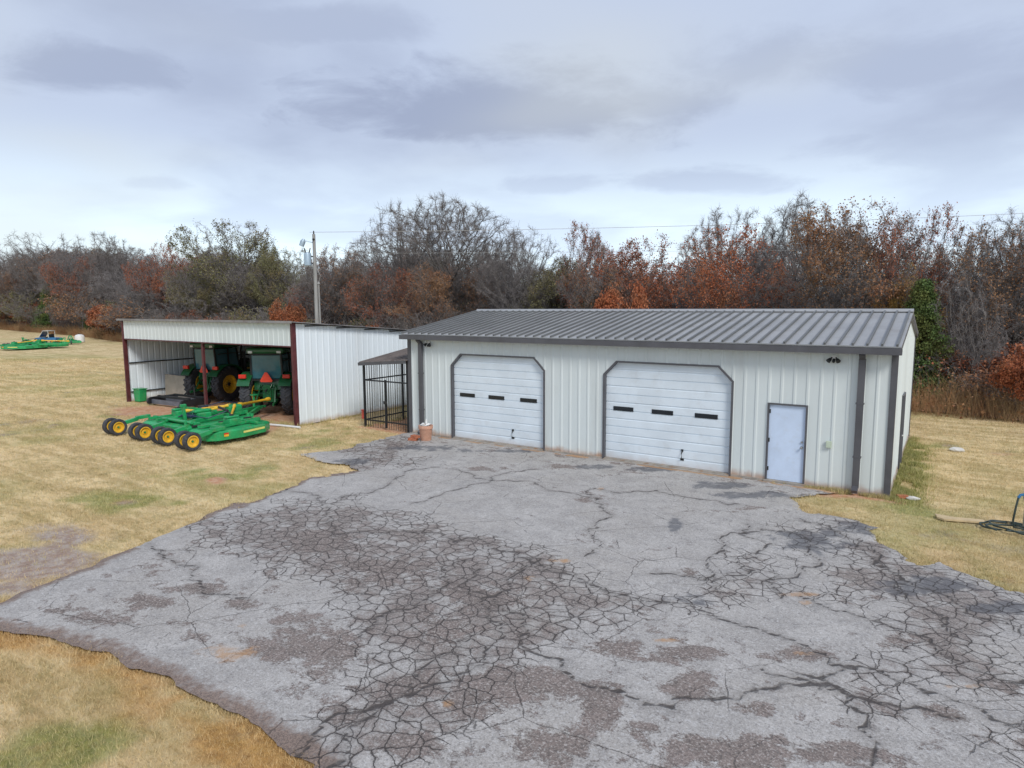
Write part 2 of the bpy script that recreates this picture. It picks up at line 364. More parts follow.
far_ = np.hypot(GX, GY+5) < 400
GZ = (fbm(GX*.35, GY*.35, 5, 4)-.5)*.10*far_-.03
GZ = np.where(sdg > -.1, np.minimum(GZ, -.012)-.02, GZ)
ground = bigmesh('ground', np.stack([GX, GY, GZ], 1), GF, ground_mat(), dict(dirt=dirt, grav=grav, rust=rust, green=green))
tag(ground, 'mown straw-coloured grass field around the workshop', kind='structure')

# ------------------------------------------------------------------ asphalt apron: clipped grid with wear measured in place
ST = .06
ax_ = np.arange(-13, 35, ST); ay_ = np.arange(-26.5, .35, ST)
AX, AY = np.meshgrid(ax_, ay_, indexing='ij'); S = asphalt_sd(AX, AY)
S = np.where((AY > -.02) & (AX > .02) & (AX < 14.3), -.01-AY*0, S)
nx, ny = AX.shape; idx = -np.ones((nx, ny), int)
pos = S > 0
idx[pos] = np.arange(pos.sum()); V = [np.stack([AX[pos], AY[pos]], 1)]
cnt = int(pos.sum()); full = pos[:-1, :-1] & pos[1:, :-1] & pos[1:, 1:] & pos[:-1, 1:]
AF = np.stack([idx[:-1, :-1][full], idx[1:, :-1][full], idx[1:, 1:][full], idx[:-1, 1:][full]], -1)
part = (pos[:-1, :-1] | pos[1:, :-1] | pos[1:, 1:] | pos[:-1, 1:]) & ~full
extra = []; ecache = {}; tris = []
def ev(a, b):
    k = (min(a, b), max(a, b))
    if k not in ecache:
        sa, sb = S[a], S[b]; t = sa/(sa-sb); t = min(max(t, .02), .98)
        extra.append((AX[a]+(AX[b]-AX[a])*t, AY[a]+(AY[b]-AY[a])*t)); ecache[k] = cnt+len(extra)-1
    return ecache[k]
for i, j in zip(*np.nonzero(part)):
    cs = [(i, j), (i+1, j), (i+1, j+1), (i, j+1)]; poly = []
    for k in range(4):
        a, b = cs[k], cs[(k+1) % 4]
        if pos[a]: poly.append(idx[a])
        if pos[a] != pos[b]: poly.append(ev(a, b))
    for k in range(1, len(poly)-1): tris.append((poly[0], poly[k], poly[k+1], poly[k+1]))
VV = np.vstack(V+[np.array(extra)]) if extra else V[0]
X, Y = VV[:, 0], VV[:, 1]; sdv = asphalt_sd(X, Y)
PX, PY, PZ = proj(X, Y); infr = (PX > -60) & (PX < 1090) & (PY < 800) & (PZ > 3)
wob = fbm(X*.9, Y*.9, 44, 4)-.5; wob2 = fbm(X*3, Y*3, 54, 3)-.5
ALL = [gpt(p) for p in (
    [(170, 540), (225, 508), (330, 497), (420, 525), (545, 553), (600, 585), (660, 592), (720, 570), (740, 548), (790, 560), (785, 585), (740, 610), (650, 617), (590, 640), (500, 665), (440, 690), (420, 650), (360, 640), (385, 600), (300, 585), (240, 570)],
    [(400, 650), (470, 650), (430, 700), (400, 768), (290, 768), (300, 720), (350, 700)],
    [(830, 540), (900, 545), (960, 575), (1030, 600), (1030, 760), (960, 720), (870, 680), (850, 620)],
    [(760, 525), (860, 520), (850, 545), (790, 550)],
    [(330, 450), (400, 440), (420, 452), (400, 468), (345, 470)])]
al = np.zeros(len(X))
for p in ALL:
    d_ = seg_dist(X, Y, p, True); d_ = np.where(inside(X, Y, p), d_, -d_); al = np.maximum(al, sstep(d_+wob*2.6, -.8, .75))
al = np.maximum(al, np.where(infr, 0, sstep(fbm(X*.2, Y*.2, 71, 4), .52, .62)))
LINES = [gpt(p) for p in (
    [(253, 499), (330, 510), (420, 532), (520, 553), (600, 588), (700, 612), (800, 645), (880, 672), (960, 705), (1060, 740)],
    [(596, 489), (603, 512), (592, 540), (585, 558)], [(453, 470), (520, 482), (545, 490), (596, 500)],
    [(740, 505), (700, 500), (640, 492), (600, 490)], [(650, 575), (720, 540), (760, 530), (810, 545), (800, 575), (780, 600)],
    [(720, 595), (735, 560), (745, 525)], [(800, 598), (860, 618), (930, 640), (1030, 680)], [(860, 540), (905, 600), (960, 640)],
    [(800, 520), (858, 545), (920, 590), (1030, 640)], [(795, 675), (840, 690), (870, 720), (870, 768)], [(360, 640), (430, 600), (470, 560)],
    [(290, 768), (340, 715), (400, 700), (470, 640)], [(330, 505), (395, 480), (440, 468)], [(410, 505), (460, 490), (540, 470)],
    [(480, 570), (520, 640), (600, 690)], [(150, 545), (190, 580), (250, 600)], [(540, 560), (480, 600), (420, 690), (330, 768)],
    [(600, 690), (690, 700), (770, 690), (860, 668)], [(760, 670), (800, 680), (880, 705), (960, 720)])]
ld = np.full(len(X), 9.)
def jag(l, rg):                                      # a crack wanders: midpoint displacement, constant width
    l = [np.array(p) for p in l]; a = .16
    for _ in range(5):
        o = [l[0]]
        for p, q in zip(l[:-1], l[1:]):
            d_ = q-p; m_ = (p+q)/2+np.array((-d_[1], d_[0]))*rg.normal()*a; o += [m_, q]
        l = o
    return [tuple(p) for p in l]
rgl = np.random.default_rng(3)
for l in LINES:
    J = jag(l, rgl); bx = np.array(J); sel = (X > bx[:, 0].min()-.5) & (X < bx[:, 0].max()+.5) & (Y > bx[:, 1].min()-.5) & (Y < bx[:, 1].max()+.5)
    ld[sel] = np.minimum(ld[sel], seg_dist(X[sel], Y[sel], J))
pt = blobs(X, Y, [(98, 620, 44, 9), (150, 604, 34, 7), (60, 612, 25, 6), (310, 645, 58, 30), (181, 625, 16, 5), (240, 606, 20, 6), (317, 542, 45, 14), (385, 572, 55, 18),
    (410, 694, 34, 24), (342, 718, 26, 14), (405, 745, 34, 16), (464, 705, 28, 18), (528, 687, 62, 24), (597, 712, 26, 40), (694, 686, 32, 13), (720, 752, 100, 20),
    (560, 745, 50, 18), (807, 655, 44, 10), (643, 735, 22, 14), (904, 640, 34, 12), (950, 716, 34, 12), (827, 755, 50, 12), (440, 630, 40, 22), (480, 600, 50, 20), (760, 710, 26, 8),
    (690, 573, 10, 6), (590, 500, 26, 6), (745, 509, 16, 5), (680, 655, 40, 8), (880, 600, 20, 6), (200, 590, 30, 5), (1000, 690, 26, 8), (620, 650, 30, 8), (395, 448, 20, 5), (380, 460, 26, 6),
    (480, 470, 34, 3), (560, 468, 30, 3), (530, 457, 20, 2)])
edge = np.exp(-(np.minimum(sdv, 3)/.40)**2)*((Y < -11.5) | ((X < 3) & (Y < -5)))*1.0
bl = gpt([(0, 634), (40, 645), (100, 662), (170, 690), (240, 722), (300, 752)])
edge = np.maximum(edge*.8, .9*sstep(.34+.30*sstep(X, 7.5, 9.5)-seg_dist(X, Y, bl)+wob*.8+wob2*.4, .0, .6))
pt = np.maximum(pt, np.where(infr, 0, sstep(fbm(X*.35, Y*.35, 61, 4), .5, .66)*.8))
pt = np.clip(pt, 0, 1)
l0 = sorted(LINES[0]); yl0 = np.interp(X, [p[0] for p in l0], [p[1] for p in l0]); low = sstep(yl0-Y, -.1, .6)*sstep(sdv, .2, 1.)
sl = blobs(X, Y, [(674, 525, 12, 13), (810, 541, 60, 16), (862, 530, 50, 9), (925, 588, 60, 14), (690, 600, 40, 10), (660, 470, 40, 4), (760, 496, 60, 5), (430, 449, 60, 5), (720, 486, 44, 4), (1000, 610, 44, 10), (500, 452, 60, 3), (350, 462, 30, 5), (590, 467, 30, 4)])
sl = np.clip(sl+wob*.7+wob2*.7, 0, 1)
og = np.clip(blobs(X, Y, [(447, 706, 12, 7), (243, 628, 10, 5), (665, 642, 24, 3), (806, 604, 10, 5), (960, 688, 30, 4), (600, 490, 6, 3), (230, 655, 40, 12), (530, 580, 8, 4), (805, 655, 20, 4), (800, 596, 30, 4), (560, 562, 20, 3)])*.9, 0, 1)
og = np.maximum(og, 1.7*np.exp(-((Y+.12)/.22)**2)*((X > 1.5) & (X < 14.6))*sstep(fbm(X*1.3, Y*2, 7, 3), .3, .62))
pt = np.clip(np.maximum(pt, .62*np.exp(-(np.maximum(-Y-.5, 0)/1.1)**2)*(X < 14.5)*sstep(fbm(X*1.2, Y*2.5, 17, 4), .3, .6)), 0, 1)
ZA = .004+.022*sstep(sdv, 0, .25)+(fbm(X*.5, Y*.5, 99, 3)-.5)*.03*sstep(sdv, 0, 1)
def asphalt_mat():
    m, g, b = newmat('old_cracked_asphalt'); P = g.n.new('ShaderNodeNewGeometry').outputs['Position']
    A = {k: g.attr(k) for k in ('al', 'ld', 'patch', 'seal', 'og', 'edge', 'low')}
    f = g.noise(P, 48., 3., .85); f2 = g.noise(P, 9., 6., .7); f3 = g.noise(P, 1.3, 6., .62, .3); f4 = g.noise(P, .5, 3., .5)
    f5 = g.noise(P, 19., 4., .85); f6 = g.noise(P, 3.3, 8., .72, .4)
    wn = g.noise(P, 3.2, 4., .6, 0., True); wv = g.vmath('ADD', P, g.vmath('SCALE', g.vmath('SUBTRACT', wn, (.5, .5, .5)), sc=.15))
    wn2 = g.noise(P, 13., 4., .7, 0., True); wv = g.vmath('ADD', wv, g.vmath('SCALE', g.vmath('SUBTRACT', wn2, (.5, .5, .5)), sc=.06))
    wv2 = g.scale(wv, (1., 1.05, 0.))
    v1 = g.math('DIVIDE', g.voro(wv2, 3.9, 'DISTANCE_TO_EDGE', 1.), 3.9); v2 = g.math('DIVIDE', g.voro(g.vmath('ADD', wv2, (3.3, 1.7, 0)), 6.2, 'DISTANCE_TO_EDGE', .9), 6.2); v0 = g.math('DIVIDE', g.voro(g.vmath('ADD', wv2, (8.3, 4.7, 0)), 1.3, 'DISTANCE_TO_EDGE', .9), 1.3)
    v3 = g.math('DIVIDE', g.voro(g.vmath('ADD', wv2, (.3, 6.7, 0)), .55, 'DISTANCE_TO_EDGE'), .55)
    am = g.math('ADD', A['al'], g.math('ADD', g.math('MULTIPLY', g.math('SUBTRACT', f3, .5), 1.5), g.math('MULTIPLY', g.math('SUBTRACT', f6, .5), .25)))
    wid = g.ramp(f6, .3, .7, .55, 1.35)
    def crack(v, w, mask): return g.math('MULTIPLY', g.ramp(g.math('DIVIDE', v, wid), w*.3, w, 1., 0.), mask)
    k1 = g.math('MAXIMUM', crack(v1, .0105, g.ramp(am, .25, .50)), crack(v0, .011, g.ramp(am, .02, .26, 0., .7))); k2 = crack(v2, .007, g.ramp(am, .95, 1.3, 0., .7))
    k3 = crack(v3, .008, g.ramp(f4, .44, .56)); k1b = crack(v1, .045, g.ramp(am, .34, .66))
    k4 = crack(A['ld'], .034, g.ramp(f2, .3, .55, .65, 1.)); k5 = g.ramp(g.math('ADD', A['ld'], g.math('MULTIPLY', f2, .16)), .06, .24, .30, 0.)
    ck = g.math('MAXIMUM', g.math('MAXIMUM', k1, k2), g.math('MAXIMUM', k4, g.math('MULTIPLY', k3, .8)))
    base = g.mix(g.ramp(f3, .3, .7), (.365, .342, .318), (.485, .460, .430))
    base = g.mix(g.math('MULTIPLY', g.ramp(f4, .48, .64), .6), base, (.40, .37, .335))
    base = g.mix(g.math('MULTIPLY', g.ramp(f6, .47, .66), .42), base, (.23, .22, .215))
    base = g.mix(g.math('MULTIPLY', g.ramp(f5, .52, .66), .5), base, (.17, .165, .165))
    base = g.mix(g.math('MULTIPLY', g.ramp(f5, .47, .34), .5), base, (.60, .60, .60))
    base = g.mix(g.math('MULTIPLY', g.ramp(f, .52, .66), .55), base, (.13, .125, .125))
    base = g.mix(g.math('MULTIPLY', g.ramp(f, .46, .34), .45), base, (.66, .65, .64))
    pn = g.math('ADD', g.math('MULTIPLY', A['patch'], .70), g.math('ADD', g.math('MULTIPLY', g.math('SUBTRACT', f3, .5), 1.6), g.math('MULTIPLY', g.math('SUBTRACT', f6, .5), 2.3)))
    f7 = g.noise(g.vmath('ADD', g.scale(P, (.75, 1.7, 1.)), (4., 2., 0)), 1.15, 8., .68, .5)
    pn = g.math('ADD', pn, g.math('MULTIPLY', g.math('SUBTRACT', f7, .5), 2.3))
    pn = g.math('ADD', pn, g.math('MULTIPLY', A['low'], .27))
    pn = g.math('ADD', pn, g.math('ADD', g.math('MULTIPLY', g.math('SUBTRACT', f5, .5), 1.0), g.math('MULTIPLY', g.math('SUBTRACT', f, .5), .5)))
    pm = g.ramp(pn, .38, .74)
    pn2 = g.math('ADD', g.math('MULTIPLY', A['al'], .22), g.math('ADD', g.math('MULTIPLY', f3, .5), g.math('MULTIPLY', f6, .5))); pm = g.math('MAXIMUM', pm, g.math('MULTIPLY', g.ramp(pn2, .64, .74), .8))
    pb = g.voro(g.scale(P, (1., 1., 0.)), 34.); f8 = g.noise(P, 30., 2., .5)
    pc = g.mix(g.ramp(f6, .3, .7), (.150, .118, .100), (.26, .205, .18)); pc = g.mix(g.math('MULTIPLY', g.ramp(f5, .5, .64), .6), pc, (.06, .052, .05)); pc = g.mix(g.math('MULTIPLY', g.ramp(f, .46, .34), .7), pc, (.42, .38, .35)); pc = g.mix(g.math('MULTIPLY', g.ramp(f, .54, .66), .6), pc, (.05, .045, .042))
    pc = g.mix(g.math('MULTIPLY', g.ramp(f8, .56, .68), .75), pc, (.48, .44, .41)); pc = g.mix(g.math('MULTIPLY', g.ramp(f8, .42, .32), .7), pc, (.05, .042, .038))
    base = g.mix(g.math('MULTIPLY', g.ramp(f8, .60, .70), .5), base, (.16, .15, .145)); base = g.mix(g.math('MULTIPLY', g.ramp(f8, .40, .30), .5), base, (.62, .61, .59))
    c = g.mix(g.math('MULTIPLY', pm, .88), base, pc)
    c = g.mix(g.math('MULTIPLY', k1b, .30), c, (.16, .14, .13))
    c = g.mix(g.math('MULTIPLY', g.ramp(g.math('ADD', A['seal'], g.math('MULTIPLY', g.math('SUBTRACT', f6, .5), 2.0)), .5, .95), .75), c, g.mix(g.ramp(f, .4, .6), (.075, .08, .09), (.16, .165, .18)))
    c = g.mix(g.math('MULTIPLY', g.ramp(g.math('ADD', A['og'], g.math('MULTIPLY', g.math('SUBTRACT', f6, .5), 2.2)), .5, 1.1), .75), c, (.46, .26, .12))
    c = g.mix(g.math('MULTIPLY', g.ramp(g.math('ADD', A['edge'], g.math('MULTIPLY', g.math('SUBTRACT', f2, .5), .8)), .45, .8), .9), c, g.mix(g.ramp(f, .4, .6), (.12, .085, .07), (.28, .205, .165)))
    c = g.mix(k5, c, (.13, .115, .105))
    c = g.mix(g.math('MULTIPLY', ck, .88), c, (.065, .056, .052))
    g.l.new(c, b.inputs['Base Color']); b.inputs['Roughness'].default_value = .92; b.inputs['Specular IOR Level'].default_value = .25
    h = g.math('ADD', g.math('MULTIPLY', g.math('ADD', f, f5), .35), g.math('ADD', g.math('MULTIPLY', ck, -1.4), g.math('MULTIPLY', pm, -.35)))
    bn = g.node('ShaderNodeBump'); bn.inputs['Strength'].default_value = .8; bn.inputs['Distance'].default_value = .018
    g.l.new(h, bn.inputs['Height']); g.l.new(bn.outputs[0], b.inputs['Normal'])
    return m
v3 = np.stack([X, Y, ZA], 1); TR = np.array(tris)
AFt = np.vstack([AF[:, [0, 1, 2]], AF[:, [0, 2, 3]], TR[:, :3]])
apron = bigmesh('driveway', v3, AFt, asphalt_mat(), dict(al=al, low=low, ld=ld, patch=pt, seal=sl, og=og, edge=edge))
tag(apron, 'cracked grey asphalt apron in front of the workshop doors', kind='structure')

# ------------------------------------------------------------------ grass blades (dead mown turf)
def blade_mat():
    m, g, b = newmat('grass_blades'); P = g.n.new('ShaderNodeNewGeometry').outputs['Position']
    rnd = g.n.new('ShaderNodeNewGeometry').outputs['Random Per Island']
    c = grass_color(g, P); c = g.mix(g.ramp(rnd, 0., 1., .0, .55), c, (.80, .64, .36)); c = g.mix(g.ramp(rnd, .45, 0., 0., .45), c, (.24, .17, .07))
    g.l.new(c, b.inputs['Base Color']); b.inputs['Roughness'].default_value = .85; b.inputs['Specular IOR Level'].default_value = .15
    return m
BM = blade_mat()
def blades(name, label, n, dmin, dmax):
    out = []; tot = 0
    while tot < n:
        px = RNG.uniform(-60, 1084, n); dep = dmin*(dmax/dmin)**(RNG.random(n)**.85)
        d0 = _F+0*_R2; X = CAM[0]+dep*(_f[0]+_r[0]*(px-512)/FPX); Y = CAM[1]+dep*(_f[1]+_r[1]*(px-512)/FPX)
        sd = asphalt_sd(X, Y); keep = (sd < .05+.10*RNG.random(n)**2)
        keep &= ~((X > -.1) & (X < 15.3) & (Y > -.15) & (Y < 9)) & ~((X > -17.6) & (X < -4.6) & (Y > -1.3) & (Y < 9))
        X, Y = X[keep], Y[keep]; di, gr, ru, ge, _ = ground_masks(X, Y)
        k = RNG.random(len(X)) > np.maximum(di*.97, gr*.93)
        out.append(np.stack([X[k], Y[k], ru[k], ge[k], dep[keep][k]], 1)); tot += k.sum()
    A = np.vstack(out)[:n]; n = len(A); X, Y = A[:, 0], A[:, 1]; dq = A[:, 4]; hh = .036+.0007*dq; ww = .0016+.00028*dq; lean = 1.1
    a = RNG.uniform(0, 2*math.pi, n); h = hh*RNG.uniform(.4, 1.3, n)*(.75+.5*fbm(X*.9, Y*.9, 5, 3)); w = ww*RNG.uniform(.6, 1.4, n); le = lean*RNG.uniform(.2, 1.4, n)*hh
    b = RNG.uniform(0, 2*math.pi, n); z0 = -.045+(fbm(X*.35, Y*.35, 5, 4)-.5)*.10
    p0 = np.stack([X-w*np.cos(a), Y-w*np.sin(a), z0], 1); p1 = np.stack([X+w*np.cos(a), Y+w*np.sin(a), z0], 1)
    p2 = np.stack([X+le*np.cos(b), Y+le*np.sin(b), z0+h+.02], 1)
    v = np.stack([p0, p1, p2], 1).reshape(-1, 3); f = np.arange(3*n).reshape(-1, 3)
    o = bigmesh(name, v, f, BM, dict(rust=np.repeat(A[:, 2], 3), green=np.repeat(A[:, 3], 3), dirt=np.zeros(3*n)))
    return tag(o, label, 'grass', kind='stuff')
blades('grass', 'short dead mown turf of the lawn around the asphalt', 480000, 5, 60)


# ================================================================== WORKSHOP
L, D, EH, RISE = 15.135, 8.65, 3.585, .715
def ribbed(mb, length, top, T, openings=(), pitch=.3048, z0=.06, rib=.017, off=.15, depth=0.):
    """ribbed metal sheeting; T(x, out, z) -> world; openings: list of (x0, x1, zfun)"""
    xs_ = {0., length}
    k = off
    prof = []
    while k < length-.05:
        for dx, o in ((-.05, 0), (-.022, rib), (.022, rib), (.05, 0)): prof.append((k+dx, o))
        k += pitch
    for a, b, zf, br in openings: xs_ |= {a, b} | set(br)
    px_ = np.array([0]+[p[0] for p in prof]+[length]); po = np.array([0]+[p[1] for p in prof]+[0])
    allx = sorted(set(np.round(list(px_)+list(xs_), 4)))
    allx = [x for x in allx if -1e-6 <= x <= length+1e-6]
    for a, b in zip(allx[:-1], allx[1:]):
        if b-a < 1e-4: continue
        oa, ob = np.interp(a, px_, po), np.interp(b, px_, po); m_ = (a+b)/2; za = zb = z0
        for p, q, zf, _ in openings:
            if p < m_ < q: za, zb = zf(a+1e-5), zf(b-1e-5)
        mb.add([T(a, oa, za), T(b, ob, zb), T(b, ob, top(b)), T(a, oa, top(a))], [(0, 1, 2, 3)])
    return mb
shop = thing('metal_workshop', 'long white ribbed metal workshop with grey standing-seam roof and two overhead doors', 'workshop')
GD = [(1.9865, 5.62), (7.73, 11.40)]; GH, CHZ, CHX = 2.918, 2.545, .37
def chf(a, b):
    return (a, b, lambda x: CHZ+(GH-CHZ)*min(1, max(0, (x-a)/CHX), max(0, (b-x)/CHX)), (a+CHX, b-CHX))
DX0, DX1, DH = 12.33, 13.29, 2.07
ops = [chf(*g_) for g_ in GD]+[(DX0, DX1, lambda x: DH, ())]
w = ribbed(MB(), L, lambda x: EH, lambda x, o, z: (x, -o, z), ops); w.build('front_wall', M['wall'], shop)
gt = lambda y: EH+RISE*(1-abs(y-D/2)/(D/2))
SD0, SD1 = 3.0, 3.95
w = ribbed(MB(), D, gt, lambda x, o, z: (L+o, x, z), [(SD0, SD1, lambda x: 2.1, ())]); w.build('end_wall', M['wall'], shop)
ribbed(MB(), D, gt, lambda x, o, z: (-o, x, z)).build('end_wall', M['wall'], shop)
ribbed(MB(), L, lambda x: EH, lambda x, o, z: (x, D+o, z)).build('back_wall', M['wall'], shop)
MB().box(-.03, L+.03, -.03, D+.03, -.12, .06).box(1.98, 5.63, -.16, .02, -.08, .035).box(7.72, 11.41, -.16, .02, -.08, .035).build('foundation', M['concrete'], shop)
# roof: two slopes with standing seams and a ridge cap
rf = MB(); se = MB(); yo = -.24; slope = RISE/(D/2)
def rz_(y): return EH+.055+RISE-abs(y-D/2)*slope
for s_ in (0, 1):
    y0, y1 = (yo, D/2) if s_ == 0 else (D/2, D-yo)
    rf.add([(-.12, y0, rz_(y0)), (L+.09, y0, rz_(y0)), (L+.09, y1, rz_(y1)), (-.12, y1, rz_(y1)),
            (-.12, y0, rz_(y0)-.03), (L+.09, y0, rz_(y0)-.03), (L+.09, y1, rz_(y1)-.03), (-.12, y1, rz_(y1)-.03)],
           [(0, 1, 2, 3), (7, 6, 5, 4), (0, 4, 5, 1), (1, 5, 6, 2), (2, 6, 7, 3), (3, 7, 4, 0)])
roof = rf.build('roof', M['roof'], shop)
x = -.1
while x < L+.06:
    for y0, y1 in ((yo+.004, D/2-.05), (D/2+.05, D-yo-.004)):
        n = 2
        a = np.array((x, y0, rz_(y0)+.028)); b = np.array((x, y1, rz_(y1)+.028)); se.bar(a, b, .045, .058)
    x += .3048
se.build('seam', M['seam'], roof)
for yy in (1.3, 2.9): pass
MB().prism([(D/2-.17, rz_(D/2)+.045-.035), (D/2, rz_(D/2)+.085), (D/2+.17, rz_(D/2)+.045-.035), (D/2+.17, rz_(D/2)-.005), (D/2-.17, rz_(D/2)-.005)], -.13, L+.10, 'x').build('ridge_cap', M['roof'], roof)
for y0 in (yo-.11,):
    z0 = rz_(yo)-.035
    MB().prism([(y0, z0-.155), (y0, z0), (y0+.012, z0), (y0+.012, z0-.14), (yo+.09, z0-.14), (yo+.09, z0-.02), (yo+.102, z0-.02), (yo+.102, z0-.155)][::-1], -.14, L+.11, 'x').build('gutter', M['trim'], shop)
MB().box(-.12, L+.09, -.135, -.031, rz_(yo)-.16, rz_(yo)-.05).build('fascia', M['trim'], shop)
MB().box(-.12, L+.09, D+.031, D+.135, rz_(yo)-.16, rz_(yo)-.05).build('fascia', M['trim'], shop)
for xx in (-.115, L-.085):                            # rake trim on both gables
    for a, b in ((yo, D/2), (D/2, D-yo)):
        MB().add([(xx, a, rz_(a)-.16), (xx+.17, a, rz_(a)-.16), (xx+.17, a, rz_(a)-.034), (xx, a, rz_(a)-.034), (xx, b, rz_(b)-.16), (xx+.17, b, rz_(b)-.16), (xx+.17, b, rz_(b)-.034), (xx, b, rz_(b)-.034)],
                 [(0, 1, 2, 3), (7, 6, 5, 4), (0, 4, 5, 1), (1, 5, 6, 2), (2, 6, 7, 3), (3, 7, 4, 0)]).build('rake_trim', M['trim'], shop)
for cx_, cy_, sx_, sy_ in ((0, 0, -1, -1), (L, 0, 1, -1), (0, D, -1, 1), (L, D, 1, 1)):
    m_ = MB(); wf = .10 if cy_ == 0 else .12
    m_.prism([(cx_+sx_*.036, cy_+sy_*.036), (cx_-sx_*wf, cy_+sy_*.036), (cx_-sx_*wf, cy_+sy_*.005), (cx_+sx_*.005, cy_+sy_*.005), (cx_+sx_*.005, cy_-sy_*.14), (cx_+sx_*.036, cy_-sy_*.14)], .03, EH-.06, 'z')
    m_.build('corner_trim', M['trim'], shop)
for xx in (.63, 14.44):
    m_ = MB(); zt = rz_(yo)-.19
    m_.box(xx-.075, xx+.075, -.145, -.045, .16, zt-.12); m_.bar((xx, -.095, zt-.13), (xx, -.26, zt+.005), .13, .09); m_.bar((xx, -.095, .19), (xx, -.26, .09), .13, .09)
    for z in (.9, 2.2): m_.box(xx-.09, xx+.09, -.152, -.03, z, z+.035)
    m_.build('downspout', M['trim'], shop)
# overhead doors
for gi, (a, b) in enumerate(GD):
    gd = thing('x', None, None); gd.name = 'garage_door'; gd.parent = shop
    if 'label' in gd: del gd['label']
    m_ = MB()                                        # dark trim that follows the clipped corners
    path = [(a, .02), (a, CHZ), (a+CHX, GH), (b-CHX, GH), (b, CHZ), (b, .02)]; pt_ = .085
    outp = [(a-pt_, .02), (a-pt_, CHZ+.03), (a+CHX-.03, GH+pt_), (b-CHX+.03, GH+pt_), (b+pt_, CHZ+.03), (b+pt_, .02)]
    outp = [(a-.055, .02), (a-.055, CHZ+.02), (a+CHX-.02, GH+.05), (b-CHX+.02, GH+.05), (b+.055, CHZ+.02), (b+.055, .02)]
    for i in range(5):
        (x0, z0), (x1, z1), (x2, z2), (x3, z3) = path[i], path[i+1], outp[i+1], outp[i]
        vs = [(x0, -.045, z0), (x1, -.045, z1), (x2, -.045, z2), (x3, -.045, z3), (x0, .16, z0), (x1, .16, z1), (x2, .16, z2), (x3, .16, z3)]
        m_.add(vs, [(0, 1, 2, 3), (0, 4, 5, 1), (1, 5, 6, 2), (2, 6, 7, 3), (3, 7, 4, 0), (4, 7, 6, 5)])
    m_.build('door_frame', M['trim'], gd)
    nsec = 6; hs = 2.90/nsec; yb = .11; prof = [(.045, yb)]
    for k in range(nsec):                            # stamped ribs and section joints
        z = .045+k*hs
        prof += [(z+.012, yb), (z+.02, yb-.022), (z+hs*.5-.03, yb-.022), (z+hs*.5-.018, yb-.004), (z+hs*.5+.006, yb-.004), (z+hs*.5+.018, yb-.022), (z+hs-.012, yb-.022), (z+hs-.004, yb)]
    m_ = MB(); n = len(prof); vs = [(a-.04, y, z) for z, y in prof]+[(b+.04, y, z) for z, y in prof]
    m_.add(vs, [(i, i+1, n+i+1, n+i) for i in range(n-1)]); pn = m_.build('door_panel', M['doorwhite'], gd)
    MB().box(a-.04, b+.04, yb-.012, yb+.03, .012, .05).build('bottom_seal', M['black'], gd)
    z = .045+hs*3.0-.01; ww_ = .60
    for k in range(3):
        c = a+(b-a)*((.155, .485, .83) if gi == 0 else (.15, .475, .815))[k]
        wn_ = MB().box(c-ww_/2-.012, c+ww_/2+.012, yb-.040, yb-.012, z+.012, z+.132).build('window_frame', M['black'], gd)
        MB().box(c-ww_/2, c+ww_/2, yb-.045, yb-.0405, z+.024, z+.120).build('pane', M['glass'], wn_)
    hx = a+(b-a)*(.665 if gi == 0 else .64)
    h_ = MB().tube([(hx, yb-.02, .28), (hx, yb-.09, .31), (hx, yb-.09, .46), (hx, yb-.02, .49)], .014, 8).box(hx-.05, hx+.05, yb-.035, yb-.0225, .24, .30).box(hx-.03, hx+.03, yb-.05, yb-.023, .50, .56).build('handle', M['dark'], gd)
# entry door
ed = MB().box(DX0+.045, DX1-.045, .012, .05, .07, DH-.04).build('entry_door', M['doorblue'], shop)
m_ = MB()
for a, b, c, d2 in ((DX0, DX0+.045, .06, DH), (DX1-.045, DX1, .06, DH), (DX0+.045, DX1-.045, DH-.042, DH)): m_.box(a, b, -.042, .05, c, d2)
m_.build('door_frame', M['trim'], ed)
MB().lathe([(0, -.075), (.022, -.072), (.032, -.055), (.024, -.035), (.014, -.03), (.014, .0), (.032, .0), (.032, .012)], (DX1-.11, .0, .98), 'y', 16).build('knob', M['chrome'], ed, smooth=True)
MB().lathe([(0, -.022), (.024, -.02), (.024, .012)], (DX1-.11, 0, 1.12), 'y', 16).build('deadbolt', M['chrome'], ed, smooth=True)
for z in (.3, 1.05, 1.8): MB().box(DX0+.046, DX0+.075, -.004, .0115, z, z+.1).build('hinge', M['dark'], ed)
MB().box(DX0-.02, DX1+.02, -.10, .02, -.02, .062).build('door_sill', M['concrete'], ed)
sdoor = MB().box(L-.02, L+.015, SD0+.05, SD1-.05, .07, 2.05).build('side_door', M['doorwhite'], shop)
m_ = MB()
for a, b, c, d2 in ((SD0, SD0+.05, .06, 2.1), (SD1-.05, SD1, .06, 2.1), (SD0+.05, SD1-.05, 2.05, 2.1)): m_.box(L-.02, L+.06, a, b, c, d2)
m_.build('door_frame', M['trim'], sdoor)
MB().lathe([(0, .085), (.022, .08), (.032, .06), (.014, .04), (.014, .0)], (L+.015, SD0+.13, .98), 'x', 14).build('knob', M['chrome'], sdoor, smooth=True)
